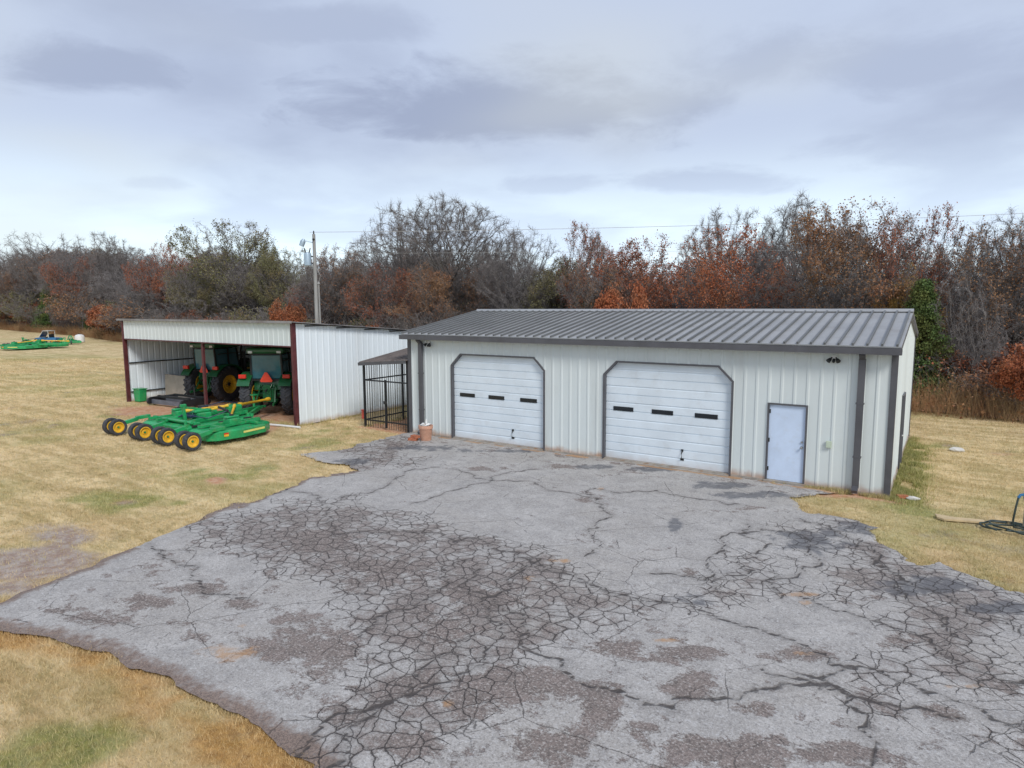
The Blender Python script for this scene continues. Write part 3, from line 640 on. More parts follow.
# twin-head floodlights and the socket box
for xx in (.98, 13.82):
    lf = MB().box(xx-.05, xx+.05, -.06, -.029, 3.24, 3.34).build('floodlight', M['white'], shop)
    for s_ in (-1, 1):
        c = np.array((xx+s_*.045, -.07, 3.29)); d_ = np.array((s_*.5, -.6, -.62)); d_ = d_/np.linalg.norm(d_)
        m_ = MB().tube([c, c+d_*.03, c+d_*.05, c+d_*.12, c+d_*.14], [.016, .016, .036, .052, .055], 14)
        m_.build('lamp_head', M['dark'], lf, smooth=True)
    MB().tube([(xx, -.06, 3.25), (xx, -.10, 3.20), (xx, -.12, 3.17)], [.03, .036, .02], 10).build('motion_sensor', M['dark'], lf, smooth=True)
ob = MB().box(13.74, 13.865, -.075, -.028, 1.06, 1.23).build('socket_box', mat('grey_green_box', (.50, .58, .46), .5), shop, bevel=.008)

# ================================================================== OPEN EQUIPMENT SHED
XL, XR, YF, YB = -17.27, -4.66, -1.26, 8.2; SS = .077
shed = thing('equipment_shed', 'white open-fronted metal equipment shed with dark red posts and a deep header', 'shed')
st = lambda y: 3.96-(y-YF)*SS
ribbed(MB(), YB-YF, lambda x: st(x+YF)-.03, lambda x, o, z: (XR+o, x+YF, z), z0=.0, rib=.012).build('side_wall', M['shedwall'], shed)
ribbed(MB(), YB-YF, lambda x: st(x+YF)-.03, lambda x, o, z: (XL-o, x+YF, z), z0=.0, rib=.012).build('side_wall', M['shedwall'], shed)
ribbed(MB(), XR-XL, lambda x: st(YB)-.03, lambda x, o, z: (x+XL, YB+o, z), z0=.0).build('back_wall', M['shedwall'], shed)
ribbed(MB(), XR-XL, lambda x: 3.93, lambda x, o, z: (x+XL, YF-o-.07, z), z0=3.07, rib=.02).build('header_panel', M['wall'], shed)
m_ = MB(); a, b = YF-.22, YB+.15
for k in range(16):                                  # overlapping roof sheets
    x0 = XL-.2+k*.815; x1 = x0+.83; dz = .006*(k % 2)
    m_.add([(x0, a, st(a)+dz), (x1, a, st(a)+dz), (x1, b, st(b)+dz), (x0, b, st(b)+dz), (x0, a, st(a)+.03+dz), (x1, a, st(a)+.03+dz), (x1, b, st(b)+.03+dz), (x0, b, st(b)+.03+dz)],
           [(0, 3, 2, 1), (4, 5, 6, 7), (0, 1, 5, 4), (1, 2, 6, 5), (2, 3, 7, 6), (3, 0, 4, 7)])
sr = m_.build('roof', M['shedroof'], shed)
m_ = MB(); y = YF
ks = [YF+.05, .35, 1.9, 3.4, 5.0, 6.5, YB]
for i in range(len(ks)-1):                           # stepped dark flashing along the right-hand wall top
    z = st(ks[i]+.1)-.045
    m_.box(XR+.016, XR+.05, ks[i]+.45, ks[i+1]+.08, st(ks[i+1])-.035, st(ks[i+1])+.02)
m_.build('flashing', M['trim'], shed)
MB().box(XL-.2, XR+.16, YF-.24, YF-.222, st(YF)-.02, st(YF)+.075).build('fascia', M['shedroof'], shed)
for px_, wd in ((XL+.03, .10), (-10.75, .13), (XR-.02, .12)):
    MB().box(px_-wd/2, px_+wd/2, YF-.10-(.02 if px_ != -10.75 else -.06), YF+.05, -.05, 3.95 if px_ != -10.75 else 3.2).build('post', M['redsteel'], shed)
m_ = MB().box(XL+.1, XR-.1, YF-.02, YF+.06, 3.02, 3.20); m_.box(XL+.1, XR-.1, YF-.11, YF-.022, 3.03, 3.075)
m_.build('header_beam', M['redsteel'], shed)
m_ = MB()
for z in (.42, 1.85): m_.box(XL+.01, XL+.08, YF+.1, YB-.02, z, z+.05); m_.box(XL+.1, XR-.1, YB-.11, YB-.01, z, z+.06); m_.box(XR-.10, XR-.01, YF+.1, YB-.02, z, z+.06)
m_.build('girt', M['black'], shed)
m_ = MB()
for k in range(7): y = YF+1.3+k*1.25; m_.box(XL+.05, XR-.05, y, y+.06, st(y)-.17, st(y)-.02)
for xx in (-13.9, -10.75, -7.7): m_.add([(xx, YF, 3.62), (xx+.1, YF, 3.62), (xx+.1, YB, st(YB)-.34), (xx, YB, st(YB)-.34), (xx, YF, 3.78), (xx+.1, YF, 3.78), (xx+.1, YB, st(YB)-.18), (xx, YB, st(YB)-.18)],
                                          [(0, 3, 2, 1), (4, 5, 6, 7), (0, 1, 5, 4), (1, 2, 6, 5), (2, 3, 7, 6), (3, 0, 4, 7)])
m_.build('purlin', M['redsteel'], shed)
for xx in (-13.9, -10.75, -7.7): MB().box(xx, xx+.1, YB-.24, YB-.12, 0, 3.0).build('back_post', M['redsteel'], shed)

# ================================================================== DOG PEN
pen = thing('dog_pen', 'black barred lean-to dog pen between the shed and the workshop corner', 'pen')
KX, KB = -2.30, 4.2
def kz(x, y): return 2.46+.075*(x-KX)+.14*y
m_ = MB()
x0, x1, y0, y1 = KX-.16, -.05, -.12, KB+.15
c_ = [(x0, y0), (x1, y0), (x1, y1), (x0, y1)]
m_.add([(x, y, kz(x, y)) for x, y in c_]+[(x, y, kz(x, y)+.035) for x, y in c_], [(0, 3, 2, 1), (4, 5, 6, 7), (0, 1, 5, 4), (1, 2, 6, 5), (2, 3, 7, 6), (3, 0, 4, 7)])
for k in range(9):
    x = x0+.06+k*.27
    m_.add([(x-.02, y0, kz(x, y0)+.036), (x+.02, y0, kz(x, y0)+.036), (x+.02, y1, kz(x, y1)+.036), (x-.02, y1, kz(x, y1)+.036), (x, y0, kz(x, y0)+.065), (x, y1, kz(x, y1)+.065)], [(0, 1, 4), (2, 3, 5), (1, 2, 5, 4), (3, 0, 4, 5)])
m_.build('roof', M['kroof'], pen)
MB().bar((x0, y0-.015, kz(x0, y0)-.03), (x1, y0-.015, kz(x1, y0)-.03), .03, .11).bar((x0-.015, y0, kz(x0, y0)-.03), (x0-.015, y1, kz(x0, y1)-.03), .03, .11).build('fascia', M['trim'], pen)
for x, y in ((KX, 0), (-.10, 0), (KX, KB), (-.10, KB), (KX, KB/2)):
    MB().box(x-.035, x+.035, y-.035, y+.035, -.04, kz(x, y)-.002).build('post', M['black'], pen)
def bars(p, q, zt, name):
    m_ = MB(); p = np.array(p, float); q = np.array(q, float); n = int(np.linalg.norm(q-p)/.115)
    for z in (.28, 1.80): m_.bar((*p, z), (*q, z), .03, .05)
    m_.bar((*p, zt(*p)-.04), (*q, zt(*q)-.04), .03, .05)
    for k in range(1, n):
        c = p+(q-p)*k/n; m_.tube([(*c, .02), (*c, zt(*c)-.03)], .0085, 5, cap=False)
    return m_.build(name, M['black'], pen)
bars((KX+.03, 0), (-1.24, 0), kz, 'bar_panel'); bars((KX, .03), (KX, KB), kz, 'bar_panel'); bars((KX, KB), (-.1, KB), kz, 'bar_panel')
gate = bars((-1.17, 0), (-.13, 0), kz, 'gate')
MB().box(-1.24, -1.17, -.03, .03, .05, 1.86).build('gate_post', M['black'], gate)
MB().box(-1.28, -1.10, -.05, -.031, .95, 1.07).build('latch', M['dark'], gate)
tag(MB().box(-2.44, -2.35, -.06, .03, .30, .62).box(-2.46, -2.33, -.07, .04, .62, .66).build('feed_scoop', mat('faded_red_plastic', (.40, .07, .05), .6), bevel=.01), 'small faded red box hooked low on the outer corner post of the dog pen', 'box')
bz = thing('water_barrel', 'dark navy plastic barrel standing inside the dog pen by the workshop wall', 'barrel', (-.62, 2.1, 0))
MB().lathe([(0, 0), (.26, 0), (.29, .04), (.28, .22), (.295, .25), (.28, .28), (.28, .58), (.295, .61), (.28, .64), (.27, .84), (.24, .88), (0, .885)], axis='z', n=24).build('drum', M['navy'], bz, smooth=True)
MB().lathe([(0, .90), (.04, .90), (.04, .88)], (.12, 0, 0), 'z', 12).build('bung', M['black'], bz)

# ================================================================== POT, BRICKS, LITTLE THINGS BY THE WALL
pc = gnd(425, 441)
pot = thing('flower_pot', 'tall terracotta flower pot with rags and a cup in it beside the left downspout', 'flower pot', (pc[0], pc[1]+.05, .02)); pot.scale = (1.05, 1.05, 1.3)
MB().lathe([(0, .0), (.165, .0), (.175, .02), (.21, .30), (.215, .31), (.235, .315), (.24, .39), (.235, .40), (.20, .40), (.195, .33), (0, .33)], axis='z', n=32).build('pot', M['terracotta'], pot, smooth=True)
MB().lathe([(0, .325), (.194, .335)], axis='z', n=20).build('soil', mat('potting_soil', (.06, .04, .03), .95, bump=.6), pot)
MB().tube([(.02, .02, .33), (.03, .0, .48), (.028, .0, .56)], [.03, .034, .02], 8).build('cup', M['white'], pot, smooth=True)
MB().add([(-.17, -.1, .40), (-.05, -.16, .42), (.0, -.05, .455), (-.13, .02, .46), (-.1, -.12, .35), (.0, .02, .35)], [(0, 1, 2, 3), (0, 4, 1), (1, 4, 5, 2), (2, 5, 3), (3, 5, 4, 0)]).build('rag', M['white'], pot)
MB().add([(.06, -.13, .40), (.17, -.08, .42), (.18, .05, .44), (.08, .04, .46), (.1, -.02, .35)], [(0, 1, 2, 3), (0, 4, 1), (1, 4, 2), (2, 4, 3), (3, 4, 0)]).build('rag', M['white'], pot)
bc = gnd(413, 441)
for k, (dx, dy, z, r_) in enumerate(((0, 0, .02, .3), (.05, .06, .11, -.2))):
    b_ = MB().box(-.15, .15, -.09, .09, 0, .085).box(-.10, -.02, -.05, .05, .0851, .0852).build('brick', M['brick'], bevel=.008, loc=(bc[0]+dx, bc[1]+dy, z)); b_.rotation_euler[2] = r_
    tag(b_, ['lower red clay block beside the terracotta pot', 'upper red clay block resting on another beside the terracotta pot'][k], 'brick')
c = gnd(895, 493)
b_ = MB().box(-.12, .12, -.06, .06, 0, .07).build('brick', M['brick'], bevel=.006, loc=(15.42, .15, 0)); b_.rotation_euler[2] = .5; tag(b_, 'single red brick lying in green grass at the right workshop corner', 'brick')
def lump(name, loc, sz, m, label, cat, seed=0):
    rg = np.random.default_rng(seed); import bmesh
    bm = bmesh.new(); bmesh.ops.create_icosphere(bm, subdivisions=2, radius=1)
    for v in bm.verts: v.co *= rg.uniform(.82, 1.12); v.co.x *= sz[0]; v.co.y *= sz[1]; v.co.z *= sz[2]
    me = bpy.data.meshes.new(name); bm.to_mesh(me); bm.free(); me.materials.append(m); o = bpy.data.objects.new(name, me); COL.objects.link(o); o.location = loc
    return tag(o, label, cat)
rockm = mat('pale_stone', (.62, .60, .56), .9, bump=.5)
c = gnd(957, 451); lump('stone', (c[0], c[1], .04), (.22, .14, .08), rockm, 'white stone lying on the lawn behind the workshop corner', 'stone', 3)
c = gnd(912, 499); lump('stone', (c[0], c[1], .02), (.17, .08, .05), rockm, 'pale flat stone in the grass at the near right workshop corner', 'stone', 4)
# white pipe on the ground by the shed corner
a = gnd(262, 423.5, .05); b = gnd(300, 427, .05)
tag(MB().tube([(*a[:2], .03), ((a[0]+b[0])/2, (a[1]+b[1])/2, .04), (*b[:2], .03)], .045, 10).build('plastic_pipe', M['white'], smooth=True), 'white plastic pipe lying on the ground at the shed corner post', 'pipe')
# board, hydrant, hose
a, b = gnd(936, 518), gnd(984, 523)
q_ = MB(); d_ = (b-a)[:2]; n_ = np.array((-d_[1], d_[0])); n_ /= np.linalg.norm(n_)
P4 = [a[:2]-n_*.10, a[:2]+d_*.12-n_*.2, b[:2]-n_*.12, b[:2]+n_*.06, a[:2]+d_*.4+n_*.03, a[:2]+n_*.14]
q_.prism([tuple(p) for p in P4], .015, .06, 'z'); tag(q_.build('board', M['wood'], bevel=.006), 'tan sawn board lying flat on the lawn, its end under the hose', 'board')
h = gnd(1023.5, 531)
hy = thing('yard_hydrant', 'blue-headed yard hydrant on a steel standpipe at the right picture edge', 'hydrant', (h[0], h[1], 0))
MB().tube([(0, 0, -.02), (0, 0, .70)], .026, 12).build('standpipe', M['chrome'], hy, smooth=True)
MB().tube([(0, 0, .62), (0, 0, .68), (0, 0, .86), (0, 0, .90)], [.035, .052, .05, .03], 14).tube([(0, 0, .76), (-.10, -.03, .74), (-.13, -.04, .68)], [.03, .026, .03], 10).build('head', M['bluepaint'], hy, smooth=True)
MB().bar((-.02, 0, .88), (.16, .03, 1.0), .03, .02).build('lever', M['bluepaint'], hy)
pts = []
c1_ = gnd(1003, 527); rr = np.random.default_rng(5)
for k in range(90):
    t = k/89*2*math.pi*2.6; R_ = .42+.10*math.sin(t*1.7)+.0012*k; ox = .35*sstep(np.array(t), 5, 11)
    pts.append((c1_[0]+ox+R_*1.05*math.cos(t), c1_[1]-.12+R_*.62*math.sin(t)-.25*float(sstep(np.array(t), 8, 13)), .035+.004*k/9+.02*abs(math.sin(t*2.3))))
p0 = np.array(pts[0]); up = [(h[0]-.13, h[1]-.04, .68), (h[0]-.16, h[1]-.08, .5), (h[0]-.19, h[1]-.10, .22), (h[0]-.17, h[1]-.06, .07)]
tag(MB().tube(up+pts, .019, 8).build('garden_hose', M['hose'], smooth=True), 'black garden hose looped on the grass below the hydrant', 'hose')

# ================================================================== TRACTORS
def tyre_mb(c, r, w, rim, lugs=0, n=36):
    m_ = MB(); h = w/2
    m_.lathe([(rim, -h*.72), (r*.80, -h), (r*.93, -h*.96), (r*.985, -h*.72), (r, 0), (r*.985, h*.72), (r*.93, h*.96), (r*.80, h), (rim, h*.72)], c, 'x', n)
    for k in range(lugs):
        for s in (-1, 1):
            a0 = 2*math.pi*(k+(.5 if s > 0 else 0))/lugs; a1 = a0+.55*2*math.pi/lugs*1.25
            p = (c[0]+s*h*.95, c[1]+(r*.965)*math.cos(a0), c[2]+(r*.965)*math.sin(a0)); q = (c[0]-s*h*.04, c[1]+(r+.006)*math.cos(a1), c[2]+(r+.006)*math.sin(a1))
            m_.bar(p, q, r*.075, r*.08, up=(0, math.cos(a0), math.sin(a0)))
    return m_
def wheel(parent, x, r, w, y=0., side=1, rim=None, lugs=0, name='wheel', z=None):
    rim = rim or r*.55; z = r if z is None else z
    e = bpy.data.objects.new(name, None); COL.objects.link(e); e.parent = parent; e.location = (x, y, z)
    tyre_mb((0, 0, 0), r, w, rim, lugs).build('tyre', M['tyre'], e, smooth=True)
    s = side
    prof = [(rim+.01, s*w*.40), (rim-.02, s*w*.42), (rim*.90, s*w*.30), (rim*.86, s*w*.12), (rim*.5, s*w*.06), (rim*.42, s*w*.16), (0, s*w*.17)]
    prof2 = [(rim+.01, -s*w*.40), (rim-.02, -s*w*.42), (rim*.90, -s*w*.30), (rim*.86, -s*w*.02), (0, -s*w*.02)]
    MB().lathe(prof, n=28).lathe(prof2, n=28).build('rim', M['yellow'], e, smooth=True)
    hb = MB().lathe([(0, s*w*.30), (rim*.16, s*w*.30), (rim*.2, s*w*.26), (rim*.2, s*w*.15)], n=14)
    if r > .5:
        for k in range(8): a = k*math.pi/4; hb.lathe([(0, s*w*.21), (.02, s*w*.21), (.02, s*w*.14)], (0, rim*.32*math.cos(a), rim*.32*math.sin(a)), 'x', 6)
    hb.build('hub', M['dark'], e)
    return e
def make_tractor(label, name='tractor'):
    t = thing(name, label, 'tractor', group='green tractors parked in the open shed')
    # hood, nose, frame
    MB().prism([(.95, .95), (3.05, .85), (3.25, 1.0), (3.22, 1.45), (3.0, 1.62), (2.2, 1.74), (.95, 1.80)], -.36, .36, 'x').build('hood', M['dgreen'], t, bevel=.06)
    MB().box(-.37, .37, 1.3, 2.9, 1.05, 1.12).box(-.368, .368, 1.15, 2.95, 1.40, 1.47).build('hood_stripe', M['yellow'], t)
    MB().box(-.28, .28, -.3, 3.1, .62, .92).box(-.22, .22, 2.2, 2.6, .45, .66).box(-.75, .75, 2.30, 2.52, .52, .66).build('chassis', M['dark'], t, bevel=.02)
    MB().box(-.24, .24, -.42, .3, .55, 1.15).tube([(-.85, 0, .85), (.85, 0, .85)], .13, 12).build('rear_axle', M['dgreen'], t, bevel=.02)
    MB().prism([(-.34, 1.05), (.95, 1.0), (.95, 1.5), (-.3, 1.5)], -.62, .62, 'x').build('platform', M['dgreen'], t, bevel=.03)
    # cab: frame posts, panes, roof
    zt, zb = 2.62, 1.5; A = {(-1, -1): (-.66, -.42), (1, -1): (.66, -.42), (-1, 1): (-.62, 1.12), (1, 1): (.62, 1.12)}
    B = {(-1, -1): (-.64, -.5), (1, -1): (.64, -.5), (-1, 1): (-.60, .95), (1, 1): (.60, .95)}
    m_ = MB()
    for k in A: m_.bar((*A[k], zb-.05), (*B[k], zt), .075, .075)
    for s in (-1, 1): m_.bar((s*.70, .35, zb), (s*.69, .30, zt), .06, .06)
    for z in (zb, zt-.02):
        q = A if z == zb else B
        for a, b in (((-1, -1), (1, -1)), ((1, -1), (1, 1)), ((1, 1), (-1, 1)), ((-1, 1), (-1, -1))): m_.bar((*q[a], z), (*q[b], z), .07, .07)
    cf = m_.build('cab_frame', M['dark'], t)
    def pane(a, b):
        pa, pb, pc_, pd = np.array((*A[a], zb+.03)), np.array((*A[b], zb+.03)), np.array((*B[b], zt-.05)), np.array((*B[a], zt-.05))
        n = np.cross(pb-pa, pd-pa); n = n/np.linalg.norm(n)*.006
        i = .06; ctr = (pa+pb+pc_+pd)/4; vs = [p+(ctr-p)*i for p in (pa, pb, pc_, pd)]
        MB().add([v-n for v in vs]+[v+n for v in vs], [(0, 3, 2, 1), (4, 5, 6, 7), (0, 1, 5, 4), (1, 2, 6, 5), (2, 3, 7, 6), (3, 0, 4, 7)]).build('pane', M['cabglass'], cf)
    pane((-1, -1), (1, -1)); pane((1, -1), (1, 1)); pane((1, 1), (-1, 1)); pane((-1, 1), (-1, -1))
    MB().prism([(-.78, -.62), (.78, -.62), (.80, .0), (.74, 1.15), (-.74, 1.15), (-.80, .0)], 2.62, 2.86, 'z').build('cab_roof', M['dgreen'], t, bevel=.07)
    for s in (-1, 1): MB().box(s*.6-.09, s*.6+.09, -.66, -.57, 2.64, 2.74).build('work_light', M['white'], t, bevel=.01)
    MB().box(-.25, .25, .05, .12, 1.55, 2.2).box(-.25, .25, .1, .5, 1.5, 1.66).build('driver_seat', M['dark'], t, bevel=.04)
    MB().tube([(.28, .85, 1.95), (.0, .80, 2.0), (-.28, .85, 1.95)], .02, 6).tube([(0, .82, 1.98), (0, 1.0, 1.5)], .03, 8).build('steering_wheel', M['dark'], t)
    for s in (-1, 1):                                # fenders arching over the rear wheels
        m_ = MB(); N = 12; vs = []
        for k in range(N+1):
            a = math.radians(38+k*(152-38)/N); rr_ = .98
            for xx in (s*.60, s*1.13):
                for dr in (0, .05): vs.append((xx, -math.cos(a)*-1*(rr_+dr)*1.02*1, .84+(rr_+dr)*math.sin(a)*.95))
        fs = []
        for k in range(N):
            b = 4*k; fs += [(b, b+4, b+6, b+2), (b+1, b+3, b+7, b+5), (b, b+1, b+5, b+4), (b+2, b+6, b+7, b+3)]
        fs += [(0, 2, 3, 1), (4*N, 4*N+1, 4*N+3, 4*N+2)]
        f_ = m_.add(vs, fs).build('fender', M['dgreen'], t, bevel=.01)
        MB().box(s*.92-.15, s*.92+.15, -.80, -.70, 1.60, 1.76).build('tail_light', M['redlight'], f_, bevel=.01)
        wheel(t, s*.86 if s < 0 else .86, .84, .44, 0, s, .44, 22, 'rear_wheel')
        wheel(t, s*.80, .56, .33, 2.42, s, .31, 18, 'front_wheel')
        MB().bar((s*.80, 2.08, 1.14), (s*.80, 2.78, 1.10), .34, .03).build('front_fender', M['dark'], t)
        MB().tube([(s*.62, -.3, 2.3), (s*1.02, .95, 2.35)], .02, 6).box(s*1.0-.03, s*1.0+.13*s+.03, .93, .97, 2.08, 2.38).build('mirror', M['dark'], t) if s > 0 else MB().tube([(-.62, 1.0, 2.3), (-1.05, 1.1, 2.3)], .018, 6).box(-1.15, -.98, 1.08, 1.12, 2.05, 2.35).build('mirror', M['dark'], t)
        m_ = MB()
        for k in range(3): m_.box(*(sorted((s*.62, s*.92))), 1.0, 1.3, .45+.3*k, .49+.3*k)
        m_.bar((s*.90, 1.02, .45), (s*.90, 1.02, 1.15), .03, .03).build('step', M['dark'], t)
        # three-point arms
        MB().bar((s*.32, -.25, .62), (s*.42, -1.05, .52), .06, .10).bar((s*.30, -.38, 1.25), (s*.40, -.78, .60), .045, .045).bar((s*.24, -.1, 1.22), (s*.30, -.55, 1.26), .06, .07).build('lift_arm', M['dgreen'], t)
    MB().bar((0, -.3, .46), (0, -1.15, .44), .10, .06).build('drawbar', M['dark'], t)
    MB().bar((0, -.35, 1.15), (0, -.75, 1.05), .05, .05).build('top_link', M['dark'], t)
    MB().box(-.16, .16, -.52, -.40, .75, 1.30).tube([(-.25, -.5, 1.35), (-.12, -.62, 1.1), (.1, -.55, .9)], .015, 6).tube([(.25, -.5, 1.38), (.18, -.6, 1.2), (.05, -.58, 1.)], .015, 6).build('hydraulic_block', M['dgreen'], t, bevel=.02)
    s3 = [(-.22, 1.42), (.22, 1.42), (.26, 1.48), (.05, 1.83), (-.05, 1.83), (-.26, 1.48)]
    MB().prism(s3, -.57, -.55, 'y').build('warning_triangle', M['orange'], t)
    MB().tube([(.52, 1.35, 1.5), (.52, 1.38, 2.5), (.52, 1.45, 2.7)], .045, 12).tube([(.52, 1.35, 1.45), (.52, 1.37, 2.0)], .08, 12).build('exhaust_pipe', M['dark'], t, smooth=True)
    return t
tr = make_tractor('green cab tractor parked behind the middle shed post, yellow wheel showing from the side')
tr.location = (-13.95, 1.15, 0); tr.rotation_euler = (0, 0, .22)
ld_ = MB()                                           # raised loader mast on the left tractor
for s in (-1, 1): ld_.bar((s*.52, 1.6, .8), (s*.55, 1.55, 2.0), .12, .22).bar((s*.55, 1.5, 1.95), (s*.58, 3.2, 1.5), .10, .18).bar((s*.58, 3.2, 1.5), (s*.6, 4.0, .55), .10, .16)
ld_.bar((-.6, 3.3, 1.4), (.6, 3.3, 1.4), .1, .1).prism([(3.95, .1), (4.7, .12), (4.0, .85), (3.95, .8)], -1.0, 1.0, 'x')
ld_.build('front_loader', M['dark'], tr)
tr2 = copy_tree(tr); tr2['label'] = 'green cab tractor at the right shed post, seen from behind with an orange warning triangle'
tr2.location = (-8.05, .12, 0); tr2.rotation_euler = (0, 0, .58)

# ================================================================== FLEX-WING MOWER
def make_mower(label, grp):
    t = thing('flex_wing_mower', label, 'mower', group=grp)
    G_, Y_, K_ = M['green'], M['yellow'], M['dark']
    def deck(poly, name, z0=.12, z1=.38):
        m_ = MB(); n = len(poly); cx_ = sum(p[0] for p in poly)/n; cy_ = sum(p[1] for p in poly)/n
        inn = [(cx_+(x-cx_)*.93, cy_+(y-cy_)*.91) for x, y in poly]
        vs = [(x, y, z0) for x, y in poly]+[(x, y, z1) for x, y in poly]+[(x, y, z1+.06) for x, y in inn]
        fs = [(i, (i+1) % n, n+(i+1) % n, n+i) for i in range(n)]+[(n+i, n+(i+1) % n, 2*n+(i+1) % n, 2*n+i) for i in range(n)]+[tuple(range(2*n, 3*n)), tuple(range(n))[::-1]]
        return m_.add(vs, fs).build(name, G_, t, bevel=.012)
    cd = deck([(-.92, .0), (.92, .0), (.92, 2.55), (.55, 2.8), (-.55, 2.8), (-.92, 2.55)], 'centre_deck', z1=.44)
    m_ = MB()
    for y in (.25, 1.9): m_.box(-.9, .9, y, y+.11, .525, .63)
    for x in (-.6, .6): m_.bar((x, .1, .60), (x*.5, 2.75, .62), .09, .13)
    m_.build('deck_frame', G_, cd, bevel=.01)
    for s in (-1, 1):
        wd_ = deck([(s*.98, .0), (s*2.0, .0), (s*2.28, .25), (s*2.36, 1.2), (s*2.2, 2.15), (s*1.8, 2.62), (s*.98, 2.7)][::s], 'wing_deck')
        MB().box(*sorted((s*1.05, s*2.2)), .5, .60, .485, .56).box(*sorted((s*1.05, s*2.25)), 1.75, 1.85, .485, .56).bar((s*1.3, .15, .52), (s*1.5, 2.4, .52), .08, .10).bar((s*1.95, .2, .52), (s*1.7, 2.3, .52), .06, .09).build('wing_rib', G_, wd_, bevel=.008)
        MB().box(*sorted((s*1.42, s*1.86)), 1.0, 1.40, .485, .72).box(*sorted((s*1.52, s*1.76)), .95, 1.45, .72, .80).build('gearbox', G_, wd_, bevel=.04)
        MB().lathe([(0, .86), (.07, .84), (.07, .78)], (s*1.64, 1.2, 0), 'z', 12).build('cap', K_, wd_)
        a = np.array((s*.12, 2.35, .88)); b = np.array((s*1.45, 1.28, .68))
        MB().tube([a, a+(b-a)*.1, a+(b-a)*.12, a+(b-a)*.86, a+(b-a)*.88, b], [.075, .06, .042, .042, .065, .07], 12).build('drive_shaft', Y_, t, smooth=True)
        # decals on the outer skirt
        p, q = np.array((s*2.372, 1.15, .30)), np.array((s*2.215, 2.10, .30)); nrm = np.array((s*.985, .16, 0))*.003
        MB().bar(p+nrm, q+nrm, .006, .07).build('decal_stripe', M['beige'], wd_)
        MB().box(*sorted((s*2.312, s*2.325)), .45, .62, .24, .31).build('warning_decal', M['yellow'], wd_); MB().box(*sorted((s*2.313, s*2.327)), .45, .62, .312, .36).build('warning_decal', M['redlight'], wd_)
        for y in (.3, 1.3, 2.3): MB().tube([(s*.95, y-.15, .50), (s*.95, y+.15, .50)], .035, 10).build('hinge', K_, t)
        MB().tube([(s*.35, 1.55, .95), (s*.9, 1.55, .86)], .045, 10).tube([(s*.9, 1.55, .86), (s*1.25, 1.55, .62)], .022, 8).build('wing_cylinder', K_, t)
    MB().box(-.24, .24, .85, 1.35, .525, .80).box(-.13, .13, .78, 1.42, .80, .90).build('gearbox', G_, cd, bevel=.04)
    MB().box(-.24, .24, 2.2, 2.6, .55, .92).box(-.16, .16, 2.1, 2.25, .62, .88).build('splitter_gearbox', G_, t, bevel=.05)
    a, b = np.array((0, 2.15, .90)), np.array((-.1, 1.35, .80)); MB().tube([a, a+(b-a)*.12, a+(b-a)*.88, b], [.07, .045, .045, .07], 12).build('drive_shaft', Y_, t, smooth=True)
    MB().bar((-.05, .5, .58), (-.05, .45, 1.12), .09, .10).bar((-.05, .45, 1.05), (.0, 1.7, .75), .05, .08).box(-.10, .0, .35, .55, 1.06, 1.16).build('lift_mast', G_, t, bevel=.01)
    MB().box(-.55, .1, .62, .85, .66, .72).tube([(-.6, .8, .7), (-.2, .9, .78), (.3, .6, .74), (.7, .9, .66), (.9, 1.5, .85)], .018, 6).tube([(-.5, .5, .66), (-.1, 1.2, .96), (.0, 2.0, 1.08), (-.2, 3.0, .85)], .016, 6).build('hydraulic_hose', M['navy'], t)
    # tongue
    tip = np.array((-1.15, 4.35, .46))
    tg = MB(); tg.bar((-.55, 2.6, .50), tip, .10, .15).bar((.55, 2.6, .50), tip, .10, .15).bar((-.6, 2.75, .50), (.6, 2.75, .50), .12, .12); tg.bar(tip, tip+np.array((-.1, .28, 0)), .14, .08)
    tg.build('tongue', G_, t, bevel=.01)
    MB().bar(tip+np.array((.10, -.35, .0)), tip+np.array((.10, -.35, .55)), .06, .06).box(-1.15, -.95, 3.9, 4.1, 1.0, 1.04).build('jack_stand', G_, t)
    a, b = np.array((-.05, 2.66, .86)), tip+np.array((-.02, .45, .28))
    MB().tube([a, a+(b-a)*.07, a+(b-a)*.09, a+(b-a)*.5, a+(b-a)*.51, a+(b-a)*.9, a+(b-a)*.92, b], [.09, .085, .055, .055, .046, .046, .08, .085], 14).build('drive_shaft', Y_, t, smooth=True)
    # axle arms and the eight wheels
    for xc, nm in ((-2.52, 1), (-.72, 0), (.72, 0), (2.16, 1)):
        MB().bar((xc, .10, .47), (xc, -.68, .33), .12, .13).tube([(xc-.28, -.72, .30), (xc+.28, -.72, .30)], .035, 10).bar((xc, .55, .52), (xc, .05, .50), .16, .12).build('axle_arm', G_, t, bevel=.01)
        for s in (-1, 1): wheel(t, xc+s*.225, .30, .18, -.72, s, .185, 0, 'wheel')
    MB().tube([(-.9, .18, .62), (.9, .18, .62)], .05, 10).build('rock_shaft', G_, t)
    return t
mw = make_mower('large green flex-wing mower on eight yellow wheels, hitched in front of the shed', 'green flex-wing mowers')
mw.location = (-6.28, -5.28, 0)
mw2 = copy_tree(mw); mw2['label'] = 'distant green flex-wing mower parked at the far left by the woods'
c = gnd(14, 349); mw2.location = (c[0], c[1]+.5, 0); mw2.rotation_euler = (0, 0, -1.15); mw2.scale = (1.1, 1.1, 1.1)

